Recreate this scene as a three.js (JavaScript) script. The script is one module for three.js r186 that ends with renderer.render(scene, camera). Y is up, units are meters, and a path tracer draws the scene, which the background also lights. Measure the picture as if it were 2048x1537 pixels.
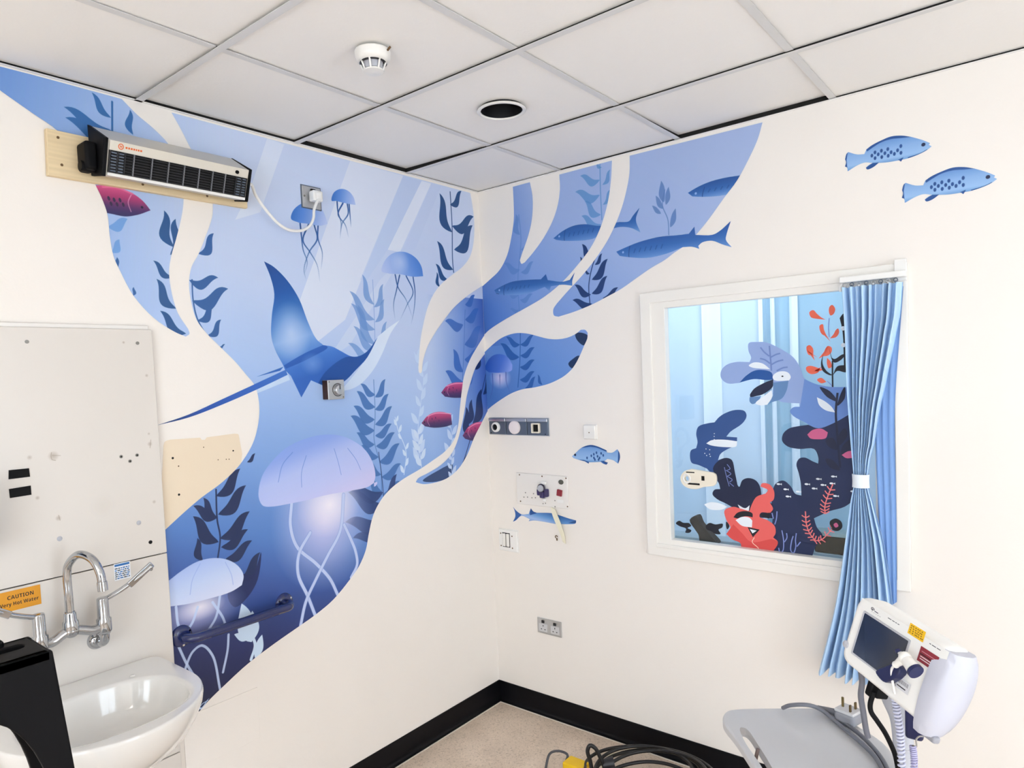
import * as THREE from 'three';
import { RoundedBoxGeometry } from 'three/addons/geometries/RoundedBoxGeometry.js';
import { mergeGeometries, mergeVertices, toCreasedNormals } from 'three/addons/utils/BufferGeometryUtils.js';
import { RectAreaLightUniformsLib } from 'three/addons/lights/RectAreaLightUniformsLib.js';

// ---------- camera, daylight, lamps, exposure (metres, y up; the room corner stands at x = 0, z = 0) ----------
const scene = new THREE.Scene();
const VIEW = { f: 1378.01, cx: 1001.86, cy: 818.26, pos: [2.3537, 1.7585, 2.7800], yaw: 0.68281, pitch: -0.05193, roll: -0.04250 };
const camera = new THREE.PerspectiveCamera(2 * Math.atan(1537 / 2 / VIEW.f) * 180 / Math.PI, 2048 / 1537, 0.05, 60);
camera.position.set(...VIEW.pos);
camera.rotation.order = 'YXZ';
camera.rotation.set(VIEW.pitch, VIEW.yaw, VIEW.roll);
camera.setViewOffset(2048, 1537, 1024 - VIEW.cx, 768.5 - VIEW.cy, 2048, 1537);
scene.background = new THREE.Color(0.97, 0.98, 1.03);
scene.backgroundIntensity = 5.2;
const renderer = new THREE.WebGLRenderer({ antialias: true });
renderer.toneMapping = THREE.LinearToneMapping;
renderer.toneMappingExposure = 1.3;
renderer.shadowMap.enabled = true;
RectAreaLightUniformsLib.init();
const LAMPS = [[3.812, 3.809], [3.212, 4.409]], HOLE = { x: 0.797, z: 0.79, r: 0.077 };   // ceiling tile lamps, open downlight
const LAMP_RADIANCE = 10, CORRIDOR_RADIANCE = 12;

// ---------- helpers ----------
const V3 = (x, y, z) => new THREE.Vector3(x, y, z);
let seed = 20240611;
const rnd = () => { seed = (seed * 1664525 + 1013904223) >>> 0; return seed / 4294967296; };
const taken = new Map(), things = [];
function numbered(name) { const n = taken.get(name) ?? 0; taken.set(name, n + 1); return n ? name + '_' + String(n).padStart(3, '0') : name; }
function shade(o) { o.castShadow = o.receiveShadow = true; return o; }
function thing(name, label, category, group) {
  const o = new THREE.Group(); o.name = numbered(name); o.userData = { label, category };
  if (group) o.userData.group = group;
  scene.add(o); things.push(o); return o;
}
function part(parent, name, geo, mat, label) {
  const m = shade(new THREE.Mesh(Array.isArray(geo) ? join(geo) : geo, mat)); m.name = name;
  if (label) m.userData.label = label;
  parent.add(m); return m;
}
function struct(name, geo, mat) {
  const m = shade(new THREE.Mesh(Array.isArray(geo) ? join(geo) : geo, mat)); m.name = numbered(name); m.userData.kind = 'structure';
  scene.add(m); return m;
}
function structGroup(name) { const g = new THREE.Group(); g.name = numbered(name); g.userData.kind = 'structure'; scene.add(g); return g; }
// puts a group's origin at the base of what it holds
function settle(g) {
  const b = new THREE.Box3().setFromObject(g), c = b.getCenter(V3()); c.y = b.min.y;
  g.position.add(c); for (const k of g.children) k.position.sub(c);
}
function join(list) {
  const gs = list.map((g) => { g = g.index ? g.toNonIndexed() : g; for (const k of Object.keys(g.attributes)) if (!['position', 'normal', 'uv'].includes(k)) g.deleteAttribute(k); if (!g.attributes.uv) g.setAttribute('uv', new THREE.BufferAttribute(new Float32Array(g.attributes.position.count * 2), 2)); return g; });
  return gs.length === 1 ? gs[0] : mergeGeometries(gs);
}
// rounded box between two corners
function box(x0, y0, z0, x1, y1, z1, r = 0.002) {
  const w = Math.abs(x1 - x0), h = Math.abs(y1 - y0), d = Math.abs(z1 - z0);
  const g = r > 0 ? new RoundedBoxGeometry(w, h, d, 2, Math.min(r, w / 2.01, h / 2.01, d / 2.01)) : new THREE.BoxGeometry(w, h, d);
  return g.translate((x0 + x1) / 2, (y0 + y1) / 2, (z0 + z1) / 2);
}
const QY = V3(0, 1, 0);
function rod(a, b, r0, r1 = r0, n = 20) {
  const A = V3(...a), B = V3(...b), d = B.clone().sub(A), g = new THREE.CylinderGeometry(r1, r0, d.length(), n);
  g.applyQuaternion(new THREE.Quaternion().setFromUnitVectors(QY, d.clone().normalize()));
  return g.translate((A.x + B.x) / 2, (A.y + B.y) / 2, (A.z + B.z) / 2);
}
function ball(c, r, sx = 1, sy = 1, sz = 1) { return new THREE.SphereGeometry(r, 20, 14).scale(sx, sy, sz).translate(...c); }
function tube(pts, r, seg = 0, rad = 10, closed = false) {
  const c = new THREE.CatmullRomCurve3(pts.map((p) => V3(...p)), closed, 'centripetal');
  return new THREE.TubeGeometry(c, seg || pts.length * 8, r, rad, closed);
}
// lathe: profile [radius, along] turned about an axis through c
function turned(profile, c, axis = 'y', n = 32) {
  const g = new THREE.LatheGeometry(profile.map((p) => new THREE.Vector2(p[0], p[1])), n);
  if (axis === 'x') g.rotateZ(-Math.PI / 2);
  if (axis === 'z') g.rotateX(Math.PI / 2);
  return g.translate(...c);
}
// outlines: pieces of millimetre pairs; each piece is a smooth run, pieces meet in corners
function outline(pieces, step = 5) {
  const out = [];
  for (const p of pieces) {
    const pts = []; for (let i = 0; i < p.length; i += 2) pts.push(V3(p[i] / 1000, p[i + 1] / 1000, 0));
    const closed = pieces.length === 1;
    if (pts.length === 2) { out.push(new THREE.Vector2(pts[0].x, pts[0].y)); continue; }
    const c = new THREE.CatmullRomCurve3(pts, closed, 'centripetal'), n = (pts.length - (closed ? 0 : 1)) * step;
    for (let i = 0; i < n; i++) { const q = c.getPoint(i / n); out.push(new THREE.Vector2(q.x, q.y)); }
  }
  return out;
}
const shapeOf = (pieces, step) => new THREE.Shape(outline(pieces, step));
// side: 'left' (x = 0, drawn in -z, y) or 'right' (z = 0, drawn in x, y); off = distance from the wall
function onWall(g, side, off) { return side === 'left' ? g.rotateY(Math.PI / 2).translate(off, 0, 0) : g.translate(0, 0, off); }
function sheet(pieces, side, off, print, step) {
  const g = new THREE.ShapeGeometry(shapeOf(pieces, step), 1), p = g.attributes.position, uv = g.attributes.uv;
  if (print) for (let i = 0; i < p.count; i++) uv.setXY(i, (p.getX(i) - print.u0) / (print.u1 - print.u0), (p.getY(i) - print.v0) / (print.v1 - print.v0));
  return onWall(g, side, off);
}
function slab(pieces, side, off, depth, bevel = 0, step) {
  const g = new THREE.ExtrudeGeometry(shapeOf(pieces, step), { depth: depth - bevel, bevelEnabled: bevel > 0, bevelSize: bevel, bevelThickness: bevel, bevelOffset: -bevel, bevelSegments: 2, curveSegments: 6 });
  return onWall(g, side, off);
}
function roundRect(x0, y0, x1, y1, r) {
  const s = new THREE.Shape(); s.moveTo(x0 + r, y0); s.lineTo(x1 - r, y0); s.quadraticCurveTo(x1, y0, x1, y0 + r); s.lineTo(x1, y1 - r); s.quadraticCurveTo(x1, y1, x1 - r, y1); s.lineTo(x0 + r, y1); s.quadraticCurveTo(x0, y1, x0, y1 - r); s.lineTo(x0, y0 + r); s.quadraticCurveTo(x0, y0, x0 + r, y0); return s;
}
function extrude(shape, depth, bevel = 0) {
  return new THREE.ExtrudeGeometry(shape, { depth: depth - 2 * bevel, bevelEnabled: bevel > 0, bevelSize: bevel, bevelThickness: bevel, bevelOffset: -bevel, bevelSegments: 3, curveSegments: 10 }).translate(0, 0, bevel);
}
// rings of points (same count) skinned into one smooth surface
function skin(rings, closedRing = true, capEnd = true) {
  const n = rings[0].length, pos = [], idx = [];
  rings.forEach((r) => r.forEach((p) => pos.push(...p)));
  const m = closedRing ? n : n - 1;
  for (let k = 0; k < rings.length - 1; k++) for (let i = 0; i < m; i++) {
    const a = k * n + i, b = k * n + (i + 1) % n, c = a + n, d = b + n; idx.push(a, b, d, a, d, c);
  }
  if (capEnd) for (const k of [0, rings.length - 1]) {
    const c = rings[k].reduce((s, p) => [s[0] + p[0] / n, s[1] + p[1] / n, s[2] + p[2] / n], [0, 0, 0]), ci = pos.length / 3; pos.push(...c);
    for (let i = 0; i < n; i++) { const a = k * n + i, b = k * n + (i + 1) % n; k ? idx.push(a, b, ci) : idx.push(b, a, ci); }
  }
  const g = new THREE.BufferGeometry(); g.setAttribute('position', new THREE.Float32BufferAttribute(pos, 3)); g.setIndex(idx); g.computeVertexNormals();
  g.setAttribute('uv', new THREE.Float32BufferAttribute(new Float32Array(pos.length / 3 * 2), 2));
  return g;
}

// ---------- materials ----------
const col = (c) => new THREE.Color(c);
function mat(c, roughness = 0.6, more = {}) { return new THREE.MeshPhysicalMaterial({ color: col(c), roughness, ...more }); }
function noiseTexture(size, draw, srgb = true, rx = 1, ry = 1) {
  const d = new Uint8Array(size * size * 4);
  for (let y = 0; y < size; y++) for (let x = 0; x < size; x++) { const c = draw(x, y); const o = (y * size + x) * 4; d[o] = c[0]; d[o + 1] = c[1]; d[o + 2] = c[2]; d[o + 3] = 255; }
  const t = new THREE.DataTexture(d, size, size); t.wrapS = t.wrapT = THREE.RepeatWrapping; t.magFilter = THREE.LinearFilter; t.minFilter = THREE.LinearMipmapLinearFilter; t.generateMipmaps = true;
  if (srgb) t.colorSpace = THREE.SRGBColorSpace; t.repeat.set(rx, ry); t.needsUpdate = true; return t;
}
// tiling value noise
function valueNoise(size, cell) {
  const n = size / cell, g = Array.from({ length: n * n }, rnd);
  return (x, y) => { const fx = x / cell, fy = y / cell, ix = Math.floor(fx), iy = Math.floor(fy), s = (t) => t * t * (3 - 2 * t), tx = s(fx - ix), ty = s(fy - iy), a = (i, j) => g[((j % n + n) % n) * n + (i % n + n) % n];
    return (a(ix, iy) * (1 - tx) + a(ix + 1, iy) * tx) * (1 - ty) + (a(ix, iy + 1) * (1 - tx) + a(ix + 1, iy + 1) * tx) * ty; };
}
const clamp255 = (v) => Math.max(0, Math.min(255, v));
const wallBump = (() => { const a = valueNoise(256, 4), b = valueNoise(256, 16); return noiseTexture(256, (x, y) => { const v = clamp255(90 * a(x, y) + 120 * b(x, y)); return [v, v, v]; }, false, 3, 3); })();
const floorMap = (() => {
  const a = valueNoise(512, 4), b = valueNoise(512, 8), c = valueNoise(512, 64);
  return noiseTexture(512, (x, y) => { const s = a(x, y), t = b(x, y), k = (s > 0.8 ? -24 : s < 0.16 ? 14 : 0) + (t > 0.82 ? -14 : 0) + (c(x, y) - 0.5) * 14 + (rnd() - 0.5) * 10; return [clamp255(224 + k), clamp255(204 + k), clamp255(184 + k)]; });
})();
const woodMap = (() => {
  const a = valueNoise(256, 8), b = valueNoise(256, 64);
  return noiseTexture(256, (x, y) => { const v = Math.sin((y + 18 * b(x, y)) * 0.22) * 2 + (a(x >> 3, y) - 0.5) * 8; return [clamp255(232 + v), clamp255(209 + v), clamp255(168 + v)]; }, true, 2, 8);
})();
const M = {
  wall: mat(0xf4ede5, 0.55, { bumpMap: wallBump, bumpScale: 0.0003 }),
  tile: mat(0xf7f3ee, 0.85, { bumpMap: wallBump, bumpScale: 0.0004 }),
  bar: mat(0xdedcda, 0.45), slab: mat(0x4a4744, 0.9), trim: mat(0xf1efec, 0.5), void: mat(0x151413, 0.95),
  floor: mat(0xffffff, 0.45, { map: floorMap }), base: mat(0x08080d, 0.5, { specularIntensity: 0.4, bumpMap: wallBump, bumpScale: 0.0002 }), weld: mat(0xe6ddd0, 0.6),
  gloss: mat(0xf2efe9, 0.28, { clearcoat: 0.25, clearcoatRoughness: 0.3 }), frame: mat(0xf3efe8, 0.4),
  panel: mat(0xeee9e3, 0.3), white: mat(0xf2f0ec, 0.4), cream: mat(0xf1e8d6, 0.45), plastic: mat(0xcdcccd, 0.42), greyPlastic: mat(0xb9bac1, 0.45),
  dark: mat(0x14141a, 0.45), black: mat(0x07070a, 0.6, { specularIntensity: 0.35 }), blackShiny: mat(0x060608, 0.38), hole: mat(0x050506, 0.9), shadowGap: mat(0x0b0b0c, 0.9),
  chrome: mat(0xb9bcc0, 0.06, { metalness: 1 }), steel: mat(0xc4c5c6, 0.42, { metalness: 0.9 }), darkSteel: mat(0x66707f, 0.42, { metalness: 0.6 }), satin: mat(0xc9c9c9, 0.28, { metalness: 1 }),
  wood: mat(0xffffff, 0.65, { map: woodMap }), patch: mat(0xeedcc2, 0.7, { bumpMap: wallBump, bumpScale: 0.0004 }),
  ceramic: mat(0xf1eee9, 0.12, { clearcoat: 0.7, clearcoatRoughness: 0.06 }),
  rail: mat(0x10235e, 0.22, { clearcoat: 0.7, clearcoatRoughness: 0.12 }), screw: mat(0x8d8a84, 0.4, { metalness: 0.8 }), rust: mat(0x6b5134, 0.8),
  yellow: mat(0xf2c416, 0.5), red: mat(0x8c2432, 0.45), navy: mat(0x141d4d, 0.35), paleBlue: mat(0x9db6dd, 0.6),
  curtain: mat(0xc0defb, 0.85, { sheen: 0.3, sheenColor: col(0xcfe2ff), sheenRoughness: 0.6, side: THREE.DoubleSide }),
  curtainRear: mat(0x83a8de, 0.9, { side: THREE.DoubleSide }),
  band: mat(0xeaf2fb, 0.8),
  glass: new THREE.MeshPhysicalMaterial({ color: col(0xf4fbff), roughness: 0.0, transmission: 1, thickness: 0, ior: 1.45 }),
};

// ---------- printed artwork: drawn in millimetres on the wall ----------
function sheetPrint(u0, v0, u1, v1, perMetre) {
  const w = Math.round((u1 - u0) * perMetre), h = Math.round((v1 - v0) * perMetre), cv = document.createElement('canvas'); cv.width = w; cv.height = h;
  const ctx = cv.getContext('2d'), s = perMetre / 1000; ctx.setTransform(s, 0, 0, -s, -u0 * 1000 * s, v1 * 1000 * s); ctx.lineCap = 'round'; ctx.lineJoin = 'round';
  return { u0, v0, u1, v1, cv, ctx };
}
function printed(pr, rough = 0.42) {
  const t = new THREE.CanvasTexture(pr.cv); t.colorSpace = THREE.SRGBColorSpace; t.magFilter = THREE.LinearFilter;
  return new THREE.MeshPhysicalMaterial({ color: 0xffffff, map: t, roughness: rough });
}
function trace(ctx, pieces, step = 5) { const o = outline(pieces, step); ctx.beginPath(); o.forEach((p, i) => (i ? ctx.lineTo(p.x * 1000, p.y * 1000) : ctx.moveTo(p.x * 1000, p.y * 1000))); ctx.closePath(); }
function fill(ctx, pieces, style, alpha = 1) { ctx.globalAlpha = alpha; trace(ctx, pieces); ctx.fillStyle = style; ctx.fill(); ctx.globalAlpha = 1; }
function openLine(p) { const c = new THREE.CatmullRomCurve3(Array.from({ length: p.length / 2 }, (_, i) => V3(p[2 * i], p[2 * i + 1], 0)), false, 'centripetal'); return c.getPoints(p.length * 4); }
function stroke(ctx, pieces, style, width, alpha = 1) { ctx.globalAlpha = alpha; ctx.strokeStyle = style; ctx.lineWidth = width; ctx.beginPath(); openLine(pieces[0]).forEach((p, i) => (i ? ctx.lineTo(p.x, p.y) : ctx.moveTo(p.x, p.y))); ctx.stroke(); ctx.globalAlpha = 1; }
// a line that fades out towards its end
function fading(ctx, pieces, rgb, width, a0 = 1, a1 = 0) { const q = openLine(pieces[0]); for (let i = 0; i < q.length - 1; i++) { const t = i / (q.length - 1); ctx.strokeStyle = `rgba(${rgb},${(a0 + (a1 - a0) * t).toFixed(3)})`; ctx.lineWidth = width * (1 - 0.4 * t); ctx.beginPath(); ctx.moveTo(q[i].x, q[i].y); ctx.lineTo(q[i + 1].x, q[i + 1].y); ctx.stroke(); } }
function grad(ctx, a, b, stops) { const g = ctx.createLinearGradient(a[0], a[1], b[0], b[1]); stops.forEach(([t, c]) => g.addColorStop(t, c)); return g; }
function glow(ctx, x, y, r, rgb, alpha, sx = 1, sy = 1) { ctx.save(); ctx.translate(x, y); ctx.scale(sx, sy); const g = ctx.createRadialGradient(0, 0, 0, 0, 0, r); g.addColorStop(0, `rgba(${rgb},${alpha})`); g.addColorStop(0.5, `rgba(${rgb},${alpha * 0.55})`); g.addColorStop(1, `rgba(${rgb},0)`); ctx.fillStyle = g; ctx.fillRect(-r, -r, 2 * r, 2 * r); ctx.restore(); }
function leaf(ctx, bx, by, tx, ty, w, bend) {
  const dx = tx - bx, dy = ty - by, len = Math.hypot(dx, dy), nx = -dy / len, ny = dx / len, L = [], R = [];
  for (let i = 0; i <= 14; i++) { const t = i / 14, hw = w * len * Math.pow(Math.sin(Math.PI * Math.pow(t, 0.85)), 0.9) * 0.5, c = bend * len * Math.sin(2 * Math.PI * t * 0.9) * 0.5 + bend * len * 0.35 * Math.sin(Math.PI * t), X = bx + dx * t + nx * c, Y = by + dy * t + ny * c; L.push([X + nx * hw, Y + ny * hw]); R.unshift([X - nx * hw, Y - ny * hw]); }
  ctx.beginPath(); [...L, ...R].forEach((p, i) => (i ? ctx.lineTo(p[0], p[1]) : ctx.moveTo(p[0], p[1]))); ctx.closePath(); ctx.fill();
}
// stem plus leaves given as base, tip, base, tip ...
function kelp(ctx, stem, leaves, style, { w = 0.28, bend = 0.16, alpha = 1, stemW = 5 } = {}) {
  const lv = leaves[0]; ctx.globalAlpha = alpha; ctx.fillStyle = style;
  for (let i = 0; i < lv.length; i += 4) leaf(ctx, lv[i], lv[i + 1], lv[i + 2], lv[i + 3], w, lv[i + 2] > lv[i] ? -bend : bend);
  ctx.globalAlpha = 1; stroke(ctx, stem, style, stemW, alpha);
}
// a long kelp whose leaves are laid out in pairs along the stem (root first), sizes in mm
function kelpRow(ctx, stem, n, len, style, { w = 0.34, bend = 0.2, alpha = 1, lift = 0.75, stemW = 4, shrink = 0.35 } = {}) {
  const c = new THREE.CatmullRomCurve3(Array.from({ length: stem[0].length / 2 }, (_, i) => V3(stem[0][2 * i], stem[0][2 * i + 1], 0)), false, 'centripetal');
  ctx.globalAlpha = alpha; ctx.fillStyle = style;
  for (let i = 0; i < n; i++) for (const s of [-1, 1]) {
    const t = (i + (s > 0 ? 0.5 : 0.1)) / n, p = c.getPoint(t), k = len * (1 - shrink * t) * (0.88 + 0.24 * rnd()), a = lift + 0.25 * (rnd() - 0.5);
    leaf(ctx, p.x, p.y, p.x + s * k * Math.cos(a), p.y + k * Math.sin(a), w, -s * bend);
  }
  ctx.globalAlpha = 1; stroke(ctx, stem, style, stemW, alpha);
}
function sprig(ctx, stem, n, len, style, { w = 0.42, alpha = 1, stemW = 4, lift = 0.95 } = {}) { kelpRow(ctx, stem, n, len, style, { w, alpha, stemW, lift, bend: 0.05, shrink: 0.3 }); }
// every jellyfish: bell outline, shading, fine ribs, tentacles
function bell(ctx, pieces, a, b, stops, ribs, ribStyle) { fill(ctx, pieces, grad(ctx, a, b, stops)); ctx.save(); trace(ctx, pieces); ctx.clip(); for (const r of ribs) stroke(ctx, r, ribStyle, 3, 0.55); ctx.restore(); }

// ---- left wall ----
const LP = sheetPrint(-2.5, 0.45, 0, 2.7, 815), lc = LP.ctx;
const MAIN = [[-1598,2693,-989,2691,-63,2689],[-63,2689,-47,2613,-42,2532,-53,2441,-87,2362,-147,2305,-237,2252,-313,2203,-369,2150,-412,2085,-447,2001,-471,1924,-491,1802],[-491,1802,-489,1779,-478,1774,-469,1783],[-469,1783,-459,1830,-425,1899,-371,1963,-294,2037,-227,2094,-123,2158,2,2220],[2,2220,3,1963],[3,1963,-61,1900,-123,1833,-173,1751,-195,1678,-217,1582,-234,1503,-272,1432,-338,1385,-423,1352,-512,1321,-618,1291,-702,1257,-764,1214,-811,1156,-842,1078,-862,1014,-903,953,-955,908,-1048,845,-1135,810,-1218,786,-1335,753,-1446,716,-1530,677,-1618,630,-1689,571,-1741,491],[-1741,491,-1733,1264],[-1733,1264,-1645,1325,-1581,1365,-1501,1407,-1430,1460,-1377,1524,-1353,1574,-1336,1644,-1336,1702,-1348,1751,-1381,1793,-1418,1838,-1474,1894,-1523,1943,-1557,1990,-1571,2044,-1576,2115,-1563,2174,-1535,2221,-1506,2283,-1475,2360,-1470,2397,-1470,2438,-1491,2513,-1535,2580,-1568,2642,-1598,2693]];
const STRIP = [[-2203,2692,-2014,2695,-1759,2694],[-1759,2694,-1715,2657,-1662,2623,-1618,2585,-1593,2539,-1573,2472,-1576,2403,-1584,2356,-1611,2265,-1632,2204,-1643,2150,-1638,2074,-1622,2011,-1590,1958],[-1590,1958,-1586,1941,-1600,1931],[-1600,1931,-1638,1947,-1704,1991,-1765,2062,-1802,2141,-1818,2185,-1825,2249,-1827,2313,-1839,2359,-1856,2401,-1889,2466,-1951,2545,-2012,2580,-2053,2603,-2093,2626,-2203,2692]];
const POCKET = [[-4,1862,5,1567],[5,1567,-52,1503,-117,1431,-178,1347,-249,1285,-336,1250,-430,1242,-498,1247,-545,1263],[-545,1263,-530,1278,-466,1294,-373,1321,-299,1362,-251,1416,-206,1508,-180,1580,-157,1654,-124,1720,-80,1794,-4,1862]];
{
  const c = lc;
  c.fillStyle = grad(c, [-900, 2690], [-1500, 520], [[0, '#ccd8f2'], [0.28, '#c3d2f0'], [0.42, '#aac4ee'], [0.58, '#7fa5e0'], [0.7, '#5682c8'], [0.79, '#35549c'], [0.88, '#232f66'], [1, '#0d1430']]); c.fillRect(-2600, 400, 2700, 2400);
  // deeper water towards the left edge and at the right
  c.fillStyle = grad(c, [-2150, 2500], [-1350, 2400], [[0, 'rgba(96,140,208,0.95)'], [0.45, 'rgba(150,180,228,0.75)'], [1, 'rgba(200,214,242,0)']]); c.fillRect(-2600, 1700, 1400, 1100);
  c.fillStyle = grad(c, [-415, 1700], [0, 1700], [[0, 'rgba(110,150,215,0)'], [0.6, 'rgba(96,135,208,0.75)'], [1, 'rgba(58,96,180,0.95)']]); c.fillRect(-420, 1150, 430, 1000);
  // pale shafts of light
  const shaft = (p, style, a) => fill(c, p, style, a);
  shaft([[-1232,2692,-1158,2686],[-1158,2686,-1281,2405],[-1281,2405,-1386,2362],[-1386,2362,-1318,2483],[-1318,2483,-1232,2692]], '#e4ebf8', 0.6);
  shaft([[-835,2690,-529,2686],[-529,2686,-907,2012],[-907,2012,-1165,1846],[-1165,1846,-1126,2084],[-1126,2084,-835,2690]], '#e3e8f6', 0.75);
  shaft([[-410,2685,-346,2685],[-346,2685,-572,2332],[-572,2332,-647,2335],[-647,2335,-410,2685]], '#e6ebf8', 0.8);
  shaft([[-529,2686,-410,2685],[-410,2685,-647,2335],[-647,2335,-773,2191],[-773,2191,-815,2187],[-815,2187,-529,2686]], '#bccdee', 0.55);
  shaft([[-346,2685,-277,2684],[-277,2684,-475,2354],[-475,2354,-552,2345],[-552,2345,-346,2685]], '#c2d1ef', 0.5);
  shaft([[-701,2196,-574,2297],[-574,2297,-888,1906],[-888,1906,-1009,1844],[-1009,1844,-701,2196]], '#dfe6f6', 0.4);
  // kelp, far ones first
  kelp(c, [[-744,2193,-745,2061,-749,1907]], [[-743,2083,-808,2209,-744,2072,-679,2176,-745,2017,-881,2129,-743,2006,-677,2109,-745,1973,-876,2077,-749,1907,-844,2074,-745,1885,-869,1981,-748,1841,-901,1906,-744,1907,-669,2009]], '#6690d0', { alpha: 0.7, w: 0.24, stemW: 3 });
  kelp(c, [[-768,1753,-770,1598,-783,1488,-756,1373,-754,1238]], [[-764,1686,-845,1734,-765,1675,-696,1750,-768,1631,-869,1702,-769,1620,-682,1682,-774,1576,-890,1639,-773,1554,-665,1624,-778,1528,-909,1597,-776,1505,-674,1545,-782,1466,-881,1524,-774,1458,-658,1503,-763,1408,-858,1467,-761,1385,-631,1450,-754,1328,-826,1394,-751,1317,-631,1357,-753,1249,-831,1328,-751,1238,-643,1278]], '#3f6fb2', { alpha: 0.92, w: 0.33, stemW: 3 });
  kelp(c, [[-761,1430,-749,1305,-745,1192]], [[-747,1248,-930,1278,-748,1192,-944,1270,-750,1124,-966,1145,-776,1084,-928,1072,-749,1215,-656,1314]], '#1f3a72', { alpha: 0.92, w: 0.31, stemW: 4 });
  kelp(c, [[-1789,2677,-1795,2584]], [[-1796,2625,-1851,2687,-1795,2584,-1932,2617,-1779,2557,-1930,2585,-1731,2587,-1739,2666]], '#2e69a9', { w: 0.28, stemW: 6 });
  kelp(c, [[-1626,2226,-1624,2125]], [[-1620,2235,-1653,2354,-1635,2208,-1601,2331,-1632,2132,-1696,2179,-1627,2026,-1692,2119,-1598,1941,-1686,2011]], '#25568f', { w: 0.30, bend: 0.2 });
  kelp(c, [[-1828,2298,-1826,2172]], [[-1828,2275,-1765,2307,-1822,2195,-1794,2239]], '#6f9edb', { w: 0.44 });
  kelp(c, [[-1807,2142,-1772,2065]], [[-1808,2134,-1810,2182,-1766,2062,-1761,2090]], '#2b5c9a', { w: 0.37 });
  kelp(c, [[-1564,2129,-1565,2060,-1553,1991,-1504,1903]], [[-1536,2222,-1468,2297,-1575,2128,-1466,2137,-1569,2056,-1428,2098,-1555,1987,-1485,2046,-1522,1935,-1462,1990,-1482,1896,-1456,1903]], '#2f5f9d', { w: 0.31, bend: 0.22 });
  kelp(c, [[-214,2668,-211,2506,-219,2333,-215,2271]], [[-213,2469,-301,2643,-219,2604,-125,2681,-211,2501,-40,2561,-204,2384,-47,2516,-218,2283,-331,2406,-262,2230,-345,2296,-318,2190,-341,2260]], '#174a84', { w: 0.30, bend: 0.2, stemW: 6 });
  kelp(c, [[-142,2088,-162,1910,-185,1733]], [[-145,2037,-32,2093,-140,2113,-59,2164,-158,1910,-18,2002,-163,1834,-47,1879,-178,1771,-249,1885,-162,2011,-294,2020,-182,1720,-310,1774,-183,1707,-84,1794]], '#3c6cbc', { alpha: 0.95, w: 0.38, stemW: 3 });
  kelp(c, [[31,1832,-46,1649,-148,1423,-214,1303]], [[-30,1649,35,1765,-124,1499,-32,1675,-147,1436,-175,1592,-213,1315,-34,1470,-85,1781,-31,1871,-162,1502,-115,1627]], '#0f2c63', { w: 0.31, stemW: 5 });
  fill(c, [[-499,1263,-413,1292,-287,1312,-309,1260,-409,1245]], '#16305f', 0.8);
  kelp(c, [[-1526,1384,-1529,1276,-1522,1210,-1537,1132]], [[-1527,1360,-1424,1442,-1524,1293,-1405,1376,-1525,1284,-1615,1336,-1523,1205,-1397,1276,-1529,1194,-1621,1300,-1521,1173,-1410,1211,-1592,1141,-1610,1224,-1509,1125,-1396,1166,-1460,1029,-1364,1115,-1398,1467,-1362,1494,-1532,1285,-1578,1360]], '#132856', { w: 0.33, bend: 0.16, stemW: 6 });
  fill(c, [[-1454,1056,-1404,1043,-1364,1119,-1385,1019,-1430,964,-1482,941,-1508,995]], '#14255a', 0.95);
  // pale sprigs of weed
  sprig(c, [[-516,1354,-513,1508,-483,1648,-462,1766,-514,1873]], 7, 78, '#c9dcf8', { alpha: 0.9, w: 0.4 });
  sprig(c, [[-616,1309,-596,1411,-639,1519,-653,1578]], 4, 44, '#d2e3fa', { w: 0.42 });
  sprig(c, [[-502,1328,-511,1437,-513,1508]], 3, 70, '#cfe0f8', { w: 0.4 });
  sprig(c, [[-302,1364,-281,1462,-308,1551]], 3, 66, '#c0d4f4', {});
  sprig(c, [[-292,1238,-295,1313,-283,1374]], 3, 55, '#c0d4f4', {});
  kelp(c, [[-1432,727,-1412,777,-1433,838]], [[-1425,791,-1458,947,-1421,796,-1413,908,-1415,725,-1379,805,-1435,808,-1493,842,-1432,841,-1473,892]], '#cfe4fb', { w: 0.42, stemW: 12, bend: 0.05 });
  kelp(c, [[-1645,623,-1626,637,-1606,640]], [[-1645,623,-1598,644,-1649,650,-1605,599]], '#b5cdec', { w: 0.10, stemW: 3 });
}
const JELLY = {};
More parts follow.
